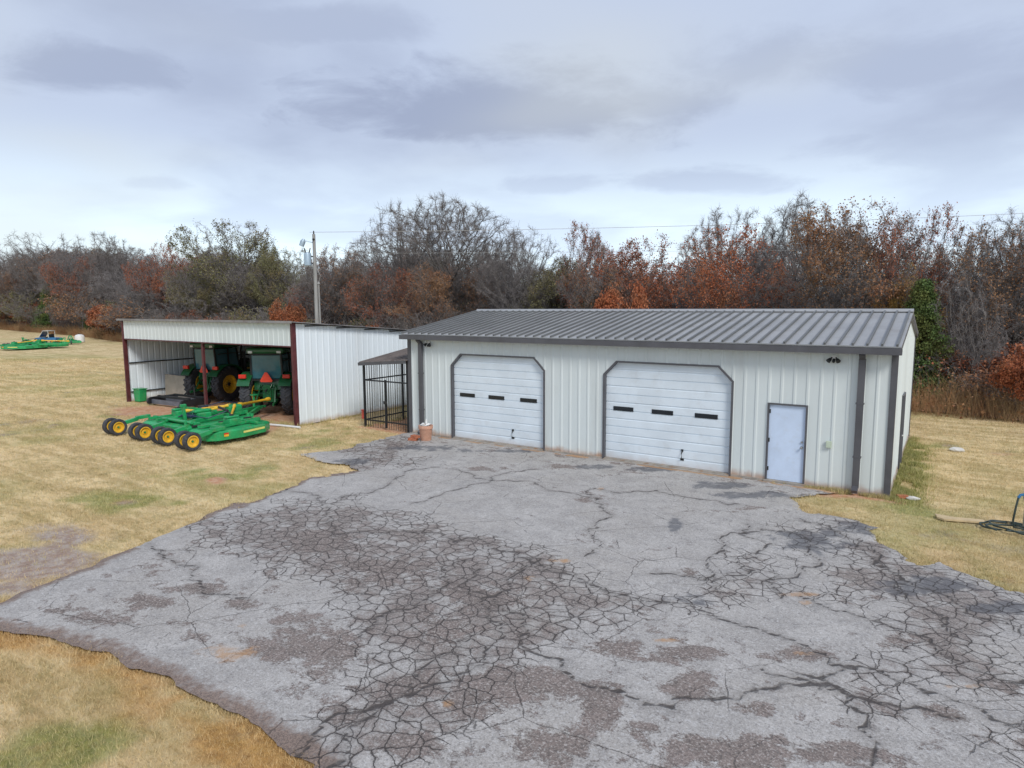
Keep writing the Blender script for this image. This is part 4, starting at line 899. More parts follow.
# ================================================================== OTHER KIT
def rotary_cutter(loc, rz, label, m, name='rotary_cutter', sc=1.):
    t = thing(name, label, 'mower', loc, rz); t.scale = (sc,)*3
    MB().prism([(-1.0, -.75), (1.0, -.75), (1.05, .2), (.8, .75), (-.8, .75), (-1.05, .2)], .12, .34, 'z').build('deck', m, t, bevel=.02)
    MB().bar((-.9, -.4, .38), (.9, -.4, .38), .08, .08).bar((-.6, .6, .38), (0, -.3, .5), .08, .1).bar((.6, .6, .38), (0, -.3, .5), .08, .1).build('frame', m, t)
    MB().box(-.16, .16, -.15, .2, .345, .62).build('gearbox', M['dark'] if m != M['dark'] else M['chrome'], t, bevel=.03)
    MB().bar((-.3, .7, .38), (-.08, 1.0, .95), .07, .07).bar((.3, .7, .38), (.08, 1.0, .95), .07, .07).bar((0, 1.0, .95), (0, -.7, .4), .06, .06).build('hitch_frame', m, t)
    wheel(t, 0, .22, .14, -1.05, 1, .11, 0, 'tail_wheel'); MB().bar((0, -.7, .34), (0, -1.05, .36), .08, .10).build('tail_arm', m, t)
    return t
# black sledge-like land plane lying at the shed mouth
lp = thing('land_plane', 'low black steel land plane with round end skids lying at the shed mouth', 'implement', (-13.9, -.62, 0), .06)
for x in (-1.35, 1.15):
    MB().prism([(-.75, .04), (-.80, .16), (-.74, .30), (-.6, .36), (.55, .36), (.72, .30), (.78, .16), (.70, .04)], x-.06, x+.06, 'x').build('side_skid', M['black'], lp, bevel=.02)
MB().box(-1.28, 1.08, -.60, -.55, .05, .26).box(-1.28, 1.08, .1, .16, .06, .34).build('blade', mat('scoured_steel', (.16, .18, .22), .4, .3, .2, 3.), lp)
MB().bar((-1.3, .55, .34), (1.1, .55, .34), .10, .10).bar((-1.3, -.25, .36), (1.1, -.25, .36), .10, .10).bar((-.5, .55, .36), (-.1, .8, .85), .06, .06).bar((.3, .55, .36), (-.1, .8, .85), .06, .06).build('cross_beam', M['dark'], lp)
tag(MB().prism([(-1.15, 0), (1.1, 0), (1.22, 1.02), (-1.3, 1.08)], -.04, .04, 'y').build('tan_sheet', M['tan'], loc=(-15.75, .42, .12)), 'tan flat-sided steel pan standing beside the left tractor inside the shed', 'pan').rotation_euler = (-.12, 0, .04)
tsb = thing('low_stand', 'low dark timber stand under the tan pan inside the shed', 'stand', (-15.75, .46, 0), .04)
for x in (-.9, .9): MB().box(x-.1, x+.1, -.25, .25, 0, .10).build('bearer', M['dark'], tsb)
MB().box(-.8, .8, -.1, .1, .03, .09).build('rail', M['dark'], tsb)
bn_ = thing('feed_bin', 'bright green upright plastic bin beside the left shed post', 'bin', (-16.72, -1.0, 0), .1)
MB().prism([(-.19, 0), (.19, 0), (.25, .60), (-.25, .60)], -.19, .19, 'y').build('tub', M['green'], bn_, bevel=.03)
MB().box(-.27, .27, -.22, .22, .60, .64).build('rim', M['green'], bn_, bevel=.01)
# far left by the woods
c = gnd(56, 347.5); rotary_cutter((c[0], c[1], 0), .3, 'small green rotary cutter just right of the distant flex-wing mower', M['green'], sc=1.15)
c = gnd(71, 344); rotary_cutter((c[0], c[1], 0), 1.2, 'green and yellow rotary cutter farthest right in the distant row', M['green'], sc=1.1)
c = gnd(17, 345.5)
ut = thing('utility_vehicle', 'small blue utility vehicle with pale roll cage behind the distant green mower', 'utility vehicle', (c[0], c[1]+3.5, 0), .55+1.57); ut.scale = (.85, .85, .85)
MB().prism([(-1.5, .45), (-1.55, .95), (-.3, 1.0), (-.1, .7), (.6, .7), (.8, 1.05), (1.6, .92), (1.75, .6), (1.6, .42)], -.72, .72, 'x').build('body', M['bluepaint'], ut, bevel=.05)
m_ = MB()
for s in (-.68, .68): m_.tube([(s, -.5, .95), (s, -.42, 1.95), (s, .35, 1.97), (s, 1.0, 1.05)], .035, 8)
for y, z in ((-.42, 1.95), (.35, 1.97)): m_.tube([(-.68, y, z), (.68, y, z)], .035, 8)
m_.build('roll_cage', M['pale'], ut)
MB().add([(-.65, .37, 1.93), (.65, .37, 1.93), (.65, .98, 1.08), (-.65, .98, 1.08), (-.65, .35, 1.91), (.65, .35, 1.91), (.65, .96, 1.06), (-.65, .96, 1.06)], [(0, 1, 2, 3), (7, 6, 5, 4), (0, 4, 5, 1), (1, 5, 6, 2), (2, 6, 7, 3), (3, 7, 4, 0)]).build('windscreen', mat('blue_glass', (.03, .09, .22), .1), ut)
MB().box(-.72, .72, -.5, .4, 1.96, 2.01).build('canopy', M['pale'], ut)
MB().box(-.55, .55, -.35, .1, .95, 1.1).box(-.55, .55, -.45, -.35, .95, 1.5).build('bench_seat', M['dark'], ut)
for y in (-1.0, 1.15):
    for s in (-1, 1): wheel(ut, s*.66, .32, .24, y, s, .16, 0, 'wheel')
c = gnd(37, 344)
tk = thing('water_tank', 'small white plastic tank beside the distant blue utility vehicle', 'tank', (c[0], c[1]+5, 0), .4)
MB().lathe([(0, 0), (.5, 0), (.56, .06), (.56, .75), (.5, .92), (.25, 1.02), (.12, 1.03), (.12, 1.1), (0, 1.1)], axis='z', n=24).build('shell', M['white'], tk, smooth=True)
MB().lathe([(0, 1.14), (.14, 1.14), (.14, 1.06)], axis='z', n=16).build('cap', M['black'], tk)

# ================================================================== UTILITY POLE AND LINES
dp = 44.; X0, Y0 = at(316.5, dp)
up_ = thing('utility_pole', 'grey wooden utility pole with a transformer can, rising behind the open shed', 'utility pole', (X0, Y0, 0))
MB().tube([(0, 0, -.3), (0, 0, 9.3)], [.155, .10], 14).build('shaft', M['pole'], up_, smooth=True)
rv = _r; fv = _f
def off(a, b, z): return tuple(rv*a+fv*b+np.array((0, 0, z)))
tc = MB(); cc_ = off(-.42, -.15, 0)
tc.lathe([(0, 7.22), (.19, 7.23), (.23, 7.26), (.235, 8.0), (.21, 8.06), (.08, 8.11), (0, 8.12)], cc_, 'z', 20)
tcan = tc.build('transformer', M['galv'], up_, smooth=True)
for s in (-1, 1): MB().tube([np.array(cc_)+rv*s*.1+np.array((0, 0, 8.05)), np.array(cc_)+rv*s*.2+np.array((0, 0, 8.40))], [.045, .028], 8).build('bushing', M['dark'], tcan)
MB().bar(off(-.2, -.07, 7.85), off(-.05, 0, 7.85), .08, .08).build('bracket', M['dark'], tcan)
MB().bar(off(-.2, -.07, 7.4), off(-.05, 0, 7.4), .08, .08).build('bracket', M['dark'], tcan)
la = MB().tube([off(-.05, 0, 8.75), off(-.45, -.1, 8.85), off(-.75, -.15, 8.85)], .028, 8).build('lamp_arm', M['galv'], up_)
MB().tube([off(-.62, -.15, 8.98), off(-.68, -.15, 8.82), off(-.80, -.15, 8.52)], [.07, .17, .16], 14).build('lamp_head', M['galv'], la, smooth=True)
MB().tube([off(0, 0, 9.3), off(0, 0, 9.52)], [.05, .035], 8).tube([off(0, -.08, 8.95), off(0, -.26, 8.95)], [.08, .05], 8).build('insulator', M['dark'], up_)
MB().tube([off(.22, 0, -.2), off(.20, 0, 6.1)], [.06, .05], 10).tube([off(.20, 0, 6.05), off(.20, 0, 6.2)], [.10, .06], 10).tube([off(.2, 0, 6.15), off(.34, 0, 6.6), off(.1, 0, 7.1)], .02, 6).build('service_conduit', M['pole'], up_)
def line(px0, y0, d0, px1, y1, d1, sag, label, r=.011):
    a = np.array((*at(px0, d0), CAM[2]+(306-y0)/FPX*d0)); b = np.array((*at(px1, d1), CAM[2]+(306-y1)/FPX*d1))
    P_ = [a+(b-a)*t-np.array((0, 0, sag*4*t*(1-t))) for t in np.linspace(0, 1, 20)]
    return tag(MB().tube(P_, r, 5).build('overhead_wire', M['wire']), label, 'wire')
ptop = (X0, Y0)
line(312.5, 233, dp, 1300, 203, 48, .5, 'thin high power line running right from the pole top', .014)
line(314, 254, dp, 1300, 251, 34, .0, 'lower service line crossing in front of the woods', .007)

# ================================================================== WOODS
def tufts(name, label, spots, n, h0, green):
    rg = np.random.default_rng(len(name)+n); k = rg.integers(0, len(spots), n); S4 = np.array(spots)[k]; t = rg.random(n)
    X_ = S4[:, 0]+(S4[:, 2]-S4[:, 0])*t+rg.normal(size=n)*.09*S4[:, 4]; Y_ = S4[:, 1]+(S4[:, 3]-S4[:, 1])*t+rg.normal(size=n)*.09*S4[:, 4]
    keep = (fbm(X_*2.2, Y_*2.2, 12, 3) > .42) & (rg.random(n) < 1) & ~((X_ > 0) & (X_ < L) & (Y_ > -.01) & (Y_ < D)) & ~((X_ > XL) & (X_ < XR) & (Y_ > 0) & (Y_ < YB)); X_, Y_ = X_[keep], Y_[keep]; n = len(X_)
    a = rg.uniform(0, 6.28, n); h = h0*rg.uniform(.4, 1.3, n)*(.4+1.2*fbm(X_*1.3, Y_*1.3, 4, 2)); w = rg.uniform(.004, .009, n); b = rg.uniform(0, 6.28, n); le = h*rg.uniform(.1, .7, n)
    v = np.stack([np.stack([X_-w*np.cos(a), Y_-w*np.sin(a), 0*a-.03], 1), np.stack([X_+w*np.cos(a), Y_+w*np.sin(a), 0*a-.03], 1), np.stack([X_+le*np.cos(b), Y_+le*np.sin(b), h], 1)], 1).reshape(-1, 3)
    g_ = np.clip(green+rg.normal(size=n)*.25, 0, 1.)
    return tag(bigmesh(name, v, np.arange(3*n).reshape(-1, 3), BM, dict(rust=np.zeros(3*n), green=np.repeat(g_, 3), dirt=np.zeros(3*n))), label, 'weeds', kind='stuff')
tufts('weeds', 'green weeds growing along the right end wall of the workshop', [(L+.15, -.2, L+.12, 8.6, 1.6), (L+.35, -.3, L+.3, 7., 2.6)], 22000, .09, 1.6)
tufts('wall_foot_grass', 'ragged grass along the feet of the shed and pen walls', [(XR+.08, YF, XR+.08, 8., 1.), (XL-.08, YF, XL-.08, 8., 1.), (KX, -.02, KX, KB, .7), (12.5, -.12, L, -.12, .6), (XR, -1.35, -10.75, -1.5, 2.)], 14000, .11, .45)
def leaf_mat(name, a, b_, c_, trans=.35):
    m, g, b = newmat(name); geo = g.n.new('ShaderNodeNewGeometry'); rnd = geo.outputs['Random Per Island']
    oi = g.n.new('ShaderNodeObjectInfo').outputs['Random']
    n = g.noise(geo.outputs['Position'], .55, 3.)
    c = g.mix(rnd, a, b_); c = g.mix(g.math('MULTIPLY', g.ramp(n, .45, .65), .7), c, c_)
    c = g.mix(g.math('MULTIPLY', oi, .35), c, g.mix(.5, c, (.14, .09, .05)))
    g.l.new(c, b.inputs['Base Color']); b.inputs['Roughness'].default_value = .7; b.inputs['Specular IOR Level'].default_value = .2
    return m
def bark_mat(name, col, col2):
    m, g, b = newmat(name); P = g.n.new('ShaderNodeNewGeometry').outputs['Position']; oi = g.n.new('ShaderNodeObjectInfo').outputs['Random']
    c = g.mix(g.ramp(g.noise(P, 3., 4.), .35, .65), col, col2); c = g.mix(g.math('MULTIPLY', oi, .5), c, (.17, .145, .13))
    g.l.new(c, b.inputs['Base Color']); b.inputs['Roughness'].default_value = .9; b.inputs['Specular IOR Level'].default_value = .1
    return m
BARK = bark_mat('grey_bark', (.095, .088, .082), (.17, .16, .15)); TWIG = bark_mat('twigs', (.19, .175, .17), (.29, .27, .265))
BARKP = bark_mat('pale_bark', (.20, .18, .165), (.30, .28, .26))
LEAF = dict(russet=leaf_mat('russet_leaves', (.28, .085, .045), (.40, .145, .075), (.27, .13, .07)),
            orange=leaf_mat('orange_leaves', (.33, .095, .045), (.46, .165, .075), (.34, .16, .085)),
            brown=leaf_mat('brown_leaves', (.26, .14, .075), (.38, .215, .11), (.29, .12, .06)),
            gold=leaf_mat('ochre_leaves', (.30, .20, .05), (.40, .24, .06), (.34, .13, .03)),
            olive=leaf_mat('olive_leaves', (.16, .165, .07), (.24, .23, .11), (.23, .17, .08)),
            cedar=leaf_mat('cedar_foliage', (.05, .105, .035), (.11, .19, .05), (.19, .21, .06)),
            dry=leaf_mat('dry_weeds', (.34, .22, .11), (.46, .31, .16), (.36, .15, .07)))
def cones(P0, P1, r0, r1):                           # arrays -> thin three-sided tapered twigs
    n = len(P0); a = P1-P0; a = a/(np.linalg.norm(a, axis=1, keepdims=True)+1e-9)
    ref = np.where(np.abs(a[:, 2:3]) > .9, np.array([[1., 0, 0]]), np.array([[0, 0, 1.]]))
    u = np.cross(a, ref); u /= np.linalg.norm(u, axis=1, keepdims=True); w = np.cross(a, u)
    vs = []
    for P_, r_ in ((P0, r0), (P1, r1)):
        for k in range(3):
            t = 2*math.pi*k/3; vs.append(P_+(u*math.cos(t)+w*math.sin(t))*np.asarray(r_).reshape(-1, 1))
    V_ = np.stack(vs, 1).reshape(-1, 3); b = np.arange(n)[:, None]*6
    f = np.concatenate([b+np.array([[0, 1, 4, 3]]), b+np.array([[1, 2, 5, 4]]), b+np.array([[2, 0, 3, 5]])], 0)
    return V_, f
def unit(v): return v/(np.linalg.norm(v)+1e-9)
def leaves_mesh(name, C_, size, m, rg, elong=1.5):
    n = len(C_); a = rg.normal(size=(n, 3)); a /= np.linalg.norm(a, axis=1, keepdims=True)
    b = rg.normal(size=(n, 3)); b -= a*(a*b).sum(1, keepdims=True); b /= np.linalg.norm(b, axis=1, keepdims=True)
    s = size*rg.uniform(.6, 1.3, (n, 1)); c = np.cross(a, b)*s*.25
    v = np.stack([C_-a*s*elong*.5, C_-b*s*.5+c, C_+a*s*elong*.5, C_+b*s*.5+c], 1).reshape(-1, 3)
    return bigmesh(name, v, np.arange(4*n).reshape(-1, 4), m, link=False)
def grow(seed, spread=.5, trunk_h=.26, crook=.22, n1=6, twigs=9000, upright=0., natt=1500):
    """unit-height broadleaf skeleton by space colonisation: limbs compete for room in an uneven crown"""
    rg = np.random.default_rng(seed); ph = rg.uniform(0, 6.28, 4); low = trunk_h*(.55 if upright else 1)
    A = rg.uniform(-1, 1, (natt*6, 3)); rr = np.sqrt((A**2).sum(1)); az = np.arctan2(A[:, 1], A[:, 0])
    lob = .80+.17*np.sin(2*az+ph[0]+2.5*A[:, 2])+.13*np.sin(3*az+ph[1]-3*A[:, 2])+.09*np.sin(5*az+ph[2]+4*A[:, 2])+.06*np.sin(9*az+ph[3])
    den = np.sin(A[:, 0]*4.3+ph[0])+np.sin(A[:, 1]*4.7+ph[1])+np.sin(A[:, 2]*4.1+ph[2])
    k = (rr < lob) & (rr > .15) & (den > -1.35) & (A[:, 2] > -.78+.5*(rr > .75)*(A[:, 2] < 0)); A = A[k][:natt]
    A = A*np.array((spread*.56, spread*.56, (1-low)*.56)); A[:, 2] += low+(1-low)*.50
    D_ = .017; N = [np.zeros(3)]; par = [-1]; d = np.array((rg.normal()*.07, rg.normal()*.07, 1.))
    for k in range(int(low/D_)):
        d = unit(d+rg.normal(size=3)*.05+np.array((0, 0, .03))); N.append(N[-1]+d*D_); par.append(len(N)-2)
    N = np.array(N); par = list(par); alive = np.ones(len(A), bool); near = np.zeros(len(A), int); nd = ((A-N[-1])**2).sum(1); nd[:] = 1e9
    for q in range(len(N)):
        dd = ((A-N[q])**2).sum(1); m = dd < nd; nd[m] = dd[m]; near[m] = q
    for it in range(130):
        act = alive & (nd < (.5 if it < 25 else .16)**2)
        if not act.any(): break
        dirs = A[act]-N[near[act]]; dirs /= np.linalg.norm(dirs, axis=1, keepdims=True)+1e-9
        src = np.unique(near[act]); acc = np.zeros((len(N), 3)); np.add.at(acc, near[act], dirs); v = acc[src]
        v = v/(np.linalg.norm(v, axis=1, keepdims=True)+1e-9)+rg.normal(size=v.shape)*.20+np.array((0, 0, .04+.25*upright)); v /= np.linalg.norm(v, axis=1, keepdims=True)
        new = N[src]+v*D_; base = len(N); N = np.vstack([N, new]); par += list(src)
        for q in range(0, len(new), 400):
            dd = ((A[:, None, :]-new[None, q:q+400])**2).sum(2); mi = dd.argmin(1); mv = dd[np.arange(len(A)), mi]; m = mv < nd; nd[m] = mv[m]; near[m] = base+q+mi[m]
        alive &= nd > .028**2
        if len(N) > 9000: break
    par = np.array(par); n = len(N); ar = np.zeros(n); deg = np.zeros(n, int); np.add.at(deg, par[1:], 1)
    e = 2.25; r0 = .00085
    for q in range(n-1, 0, -1):
        if ar[q] == 0: ar[q] = r0**e
        ar[par[q]] += ar[q]
    rad = ar**(1/e); rad = rad*min(1, .030/rad[0]) if rad[0] > .030 else rad
    P0 = N[par[1:]]; P1 = N[1:]; R0 = rad[1:]; R1 = rad[1:]*.97; LV = np.zeros(n-1, int)
    sc = .965/np.percentile(N[:, 2], 99.7); P0, P1 = P0*np.array((1, 1, sc)), P1*np.array((1, 1, sc))
    fine = np.nonzero(rad[1:] < r0*3.2)[0]; cn = P1[rg.choice(fine, 30)]; cw = rg.uniform(.15, 1, 30)[((P1[fine][:, None]-cn[None])**2).sum(2).argmin(1)]
    pk = rg.choice(fine, twigs, p=cw/cw.sum()); t = rg.random((twigs, 1)); B0 = P0[pk]+(P1[pk]-P0[pk])*t
    d_ = P1[pk]-P0[pk]; d_ /= np.linalg.norm(d_, axis=1, keepdims=True)+1e-9
    nd = d_*.8+rg.normal(size=(twigs, 3))*.5+np.array((0, 0, .12)); nd /= np.linalg.norm(nd, axis=1, keepdims=True)
    ln = rg.uniform(.010, .032, (twigs, 1)); B1 = B0+nd*ln
    n2 = nd+rg.normal(size=(twigs, 3))*.45; n2 /= np.linalg.norm(n2, axis=1, keepdims=True); B2 = B1+n2*ln*.8
    n3 = nd+rg.normal(size=(twigs, 3))*.6; n3 /= np.linalg.norm(n3, axis=1, keepdims=True); M_ = B0+nd*ln*.5; B3 = M_+n3*ln*.7
    T0 = np.vstack([B0, B1, M_]); T1 = np.vstack([B1, B2, B3])
    return rg, (P0, P1, R0, R1, LV), (T0, T1, twigs), np.vstack([B1, B2, B3])
def tubes(P0, P1, R0, R1, n=6):
    k_ = len(P0); a = P1-P0; a = a/(np.linalg.norm(a, axis=1, keepdims=True)+1e-9)
    ref = np.where(np.abs(a[:, 2:3]) > .95, np.array([[1., 0, 0]]), np.array([[.02, .01, 1.]]))
    ref = np.array([[.31, .95, .05]])+0*a
    u = np.cross(a, ref); u /= np.linalg.norm(u, axis=1, keepdims=True)+1e-9; w = np.cross(a, u); P1 = P1+a*R1[:, None]*.3
    vs = []
    for P_, r_ in ((P0, R0), (P1, R1)):
        for k in range(n):
            t = 2*math.pi*k/n; vs.append(P_+(u*math.cos(t)+w*math.sin(t))*r_[:, None])
    V_ = np.stack(vs, 1).reshape(-1, 3); b = np.arange(k_)[:, None]*2*n
    f = np.concatenate([b+np.array([[k, (k+1) % n, n+(k+1) % n, n+k]]) for k in range(n)], 0)
    return V_, f
PROTO = {}
def proto(key, seed, leaf=None, nleaf=0, lsize=.011, H=12., pale=False, **kw):
    """meshes at real size H metres tall; instances only scale a little"""
    rg, (P0, P1, R0, R1, LV), (T0, T1, nt), sites = grow(seed, **kw)
    lo = LV <= 3
    v, f = tubes(P0[lo]*H, P1[lo]*H, np.maximum(R0[lo]*H, .009), np.maximum(R1[lo]*H, .008), 5)
    tm = bigmesh('trunk', v, f, BARKP if pale else BARK, link=False)
    tr_ = .0068 if H > 6 else .005
    v1, f1 = cones(T0*H, T1*H, np.full(len(T0), tr_), np.full(len(T0), tr_*.45))
    cm = bigmesh('crown', v1, f1, TWIG, link=False)
    lm = None
    if leaf:
        # leaves stay in clumps, some boughs bare
        cen = sites[rg.choice(len(sites), 26)]; wt = rg.uniform(-.6, 1, 26)
        dd = ((sites[:, None, :]-cen[None])**2).sum(2); near = dd.argmin(1); pr = np.clip(wt[near]+.45, .03, 1); pr = pr/pr.sum()
        C_ = sites[rg.choice(len(sites), nleaf, p=pr)]*H+rg.normal(size=(nleaf, 3))*.13
        lm = leaves_mesh('leaves', C_, lsize*H, LEAF[leaf], rg)
    PROTO[key] = (tm, cm, lm, H)
proto('bare1', 1, spread=.95, twigs=10000); proto('bare2', 2, spread=.8, twigs=9500); proto('bare3', 3, spread=.65, twigs=8500, upright=.6); proto('bare4', 4, spread=1.12, twigs=14000, natt=2300)
proto('bare5', 25, spread=.7, twigs=8500, trunk_h=.34); proto('bare6', 26, spread=.95, twigs=10000, trunk_h=.2)
proto('pale1', 5, spread=.6, twigs=4500, upright=.9, pale=True, natt=800)
proto('russet1', 6, 'russet', 15000, lsize=.0085, spread=.85, twigs=6000); proto('russet2', 7, 'russet', 10000, lsize=.008, spread=.8, twigs=9000); proto('orange1', 8, 'orange', 14000, lsize=.0085, spread=.9, twigs=6000)
proto('brown1', 9, 'brown', 15000, lsize=.0075, spread=.95, twigs=8000); proto('brown2', 10, 'brown', 7500, lsize=.0075, spread=.8, twigs=10000); proto('gold1', 12, 'gold', 20000, lsize=.008, spread=.7, twigs=5000)
proto('olive1', 13, 'olive', 24000, lsize=.008, spread=.95, twigs=7000); proto('olive2', 14, 'olive', 11000, lsize=.008, spread=.85, twigs=8000)
proto('bush1', 15, 'orange', 15000, lsize=.024, H=3.6, spread=1.0, twigs=2500); proto('bush2', 16, 'russet', 6500, lsize=.024, H=3.6, spread=1.1, twigs=4500)
proto('shrub1', 17, None, H=4.5, spread=1.2, twigs=4000, upright=.4, natt=700); proto('shrub2', 18, 'brown', 1500, lsize=.022, H=4.5, spread=1.2, twigs=3500, upright=.5, natt=700); proto('shrub3', 19, 'olive', 2500, lsize=.022, H=4., spread=1.3, twigs=3500, natt=700)
def proto_cedar(key, seed, H=8.):
    rg = np.random.default_rng(seed); n = 900
    z = rg.random(n)**.8*.93+.04; az = rg.uniform(0, 2*math.pi, n); rm = .27*(1-z)**.75*(1+.25*np.sin(az*3+z*9))*rg.uniform(.65, 1.1, n)+.012
    P0 = np.stack([0*z, 0*z, z*.95], 1)*H; P1 = np.stack([rm*np.cos(az), rm*np.sin(az), z+rm*.25], 1)*H
    v, f = tubes(np.vstack([[[0, 0, -.1]], P0]), np.vstack([[[0, 0, H*.97]], P1]), np.r_[.16, np.full(n, .018)], np.r_[.02, np.full(n, .006)], 5)
    k = rg.integers(0, n, 34000); t = rg.random((34000, 1))**.6; C_ = P0[k]+(P1[k]-P0[k])*(.25+.8*t)+rg.normal(size=(34000, 3))*.13
    PROTO[key] = (bigmesh('trunk', v, f, BARK, link=False), None, leaves_mesh('crown', C_, .085, LEAF['cedar'], rg, 2.), H)
proto_cedar('cedar1', 31); proto_cedar('cedar2', 32)
def tree(key, X_, Y_, h, label, group=None, name=None, wide=1., cat='tree', rz=None):
    tm, cm, lm, H = PROTO[key]; s = h/H
    e = thing(name or {'bush': 'bush', 'shru': 'shrub', 'ceda': 'cedar_tree'}.get(key[:4], 'oak_tree'), label, cat, (X_, Y_, -.05), random.uniform(0, 6.28) if rz is None else rz, group)
    e.scale = (s*wide, s*wide, s)
    for nm, me in (('trunk', tm), ('crown', cm), ('leaves', lm)):
        if me is None: continue
        if key[:5] == 'cedar' and nm == 'leaves': nm = 'crown'
        o = bpy.data.objects.new(nm, me); COL.objects.link(o); o.parent = e
    return e
EDGE = [(-400, 70), (-150, 41), (-100, 34), (-79, 29), (-50, 26), (-25, 22.5), (0, 19), (9, 16.5), (17, 15.5), (30, 15), (60, 22), (200, 60)]
def yedge(x): return np.interp(x, [p[0] for p in EDGE], [p[1] for p in EDGE])
SKY = [(-100, 240), (0, 246), (20, 238), (60, 233), (100, 240), (135, 236), (160, 248), (200, 243), (235, 230), (265, 236), (290, 250), (330, 245), (360, 240), (390, 222), (443, 212), (490, 224), (520, 233), (560, 245), (590, 240), (640, 238),
       (680, 243), (705, 225), (740, 216), (790, 205), (850, 208), (890, 222), (930, 228), (960, 235), (1000, 226), (1023, 222), (1100, 220)]
def hsky(px, dep, f=1.): return CAM[2]+(306-np.interp(px, [p[0] for p in SKY], [p[1] for p in SKY]))/FPX*dep*f
# single trees one can tell apart: column, metres beyond the wood edge, top row, kind, width, label
def edge_at(px, beyond):
    lo, hi = 5., 400.
    for _ in range(40):
        m_ = (lo+hi)/2; x, y = at(px, m_)
        if y > yedge(x)+beyond: hi = m_
        else: lo = m_
    return (*at(px, lo), lo)
HERO = [
 (443, 8, 194, 'bare4', 1.0, 'tall wide-spreading bare oak, the highest crown, left of the workshop roof'),
 (405, 11, 203, 'bare1', .8, 'bare oak leaning out left of the tallest spreading oak'),
 (240, 7, 221, 'olive2', 1.0, 'tall oak with thin grey-green leaves just left of the utility pole'),
 (205, 5, 262, 'olive1', .95, 'dull olive-leaved tree between the red tree and the tall grey-green oak'),
 (282, 9, 247, 'olive1', .7, 'narrow olive tree immediately left of the utility pole'),
 (161, 5, 243, 'russet1', .62, 'dark red leafy tree above the left end of the open shed'),
 (120, 8, 234, 'bare2', 1.0, 'round grey bare tree left of the dark red tree'),
 (55, 6, 231, 'bare1', 1.0, 'broad grey bare tree above the dark cedar at far left'),
 (50, 1.5, 283, 'cedar1', 1.1, 'dark green cedar low in the far left woods'),
 (92, 2.0, 300, 'cedar2', 1.2, 'second smaller dark cedar near the distant mower'),
 (287, .8, 299, 'bush1', .62, 'small bright orange bush behind the shed roof by the utility pole'),
 (590, 9, 224, 'russet2', .6, 'slim tree with a tuft of red leaves standing above the roof ridge'),
 (624, 1.2, 285, 'bush1', .5, 'bright orange round bush peeking over the middle of the roof ridge'),
 (655, 7, 238, 'russet1', .95, 'russet oak behind the middle of the workshop roof'),
 (600, 5, 262, 'brown2', 1.0, 'low brown-grey tree just left of the russet oak over the roof'),
 (733, 5, 226, 'orange1', .82, 'full rust-red oak above the workshop roof, left of the big orange-brown one'),
 (850, 6, 203, 'brown1', .95, 'big orange-brown oak above the right half of the roof'),
 (795, 11, 198, 'bare3', 1.0, 'tall bare tree between the rust-red and orange-brown oaks'),
 (722, 13, 208, 'bare3', .8, 'thin bare treetop sticking up behind the rust-red oak'),
 (915, 6, 210, 'russet2', .55, 'slender half-bare tree just right of the roof end'),
 (908, 3.5, 262, 'gold1', .62, 'ochre-leaved tree over the right end of the roof'),
 (922, 2.2, 281, 'cedar1', .95, 'dark green cedar behind the right end of the workshop'),
 (990, 5, 222, 'brown2', .9, 'brown-leaved leaning tree near the right picture edge'),
 (1016, 8, 212, 'bare2', .9, 'bare tree cut by the right picture edge'),
 (955, 3, 262, 'pale1', .9, 'pale-stemmed bare sapling right of the dark cedar'),
 (978, 2.4, 285, 'pale1', .8, 'second pale-stemmed sapling farther right, low in the thicket'),
 (430, 3, 262, 'brown1', .9, 'brown-leaved oak under the tallest spreading oak'),
 (380, 4, 262, 'russet2', .9, 'thin russet tree right of the utility pole'),
 (345, 6, 246, 'brown2', .9, 'brown-tinged tree close right of the utility pole'),
 (520, 7, 228, 'bare2', .8, 'grey bare tree right of the tallest oak, over the roof hip'),
 (1036, -1.0, 352, 'bush1', .75, 'bright orange bush at the right picture edge by the lawn'),
]
for px, be, ty, key, wd_, lb_ in HERO:
    x, y, dp_ = edge_at(px, be); tree(key, x, y, CAM[2]+(306-ty)/FPX*dp_, lb_, wide=wd_)
HPX = [(h[0], h[1], h[3]) for h in HERO]
ZONES = [(50, 'woods above the distant mower'), (85, 'woods just right of the distant mower'), (125, 'woods touching the open shed\'s left end'), (165, 'woods over the shed\'s left third'), (215, 'woods over the shed\'s middle post'), (265, 'woods over the shed\'s right tractor'),
    (318, 'woods left of the utility pole'), (362, 'woods right of the utility pole'), (410, 'woods above the dog pen'), (455, 'woods over the workshop roof\'s left end'), (540, 'woods above the left overhead door'), (605, 'woods between the overhead doors'), (665, 'woods above the right door\'s left half'),
    (730, 'woods above the right door\'s right half'), (780, 'woods above the small blue door'), (850, 'woods right of the small blue door'), (915, 'woods over the workshop roof\'s right end'), (960, 'woods just right of the workshop'), (1000, 'woods above the tan board'), (9999, 'woods at the right picture edge')]
ROWS = {0: 'front row', 1: 'second row', 2: 'third row', 3: 'back row', 4: 'rearmost row'}
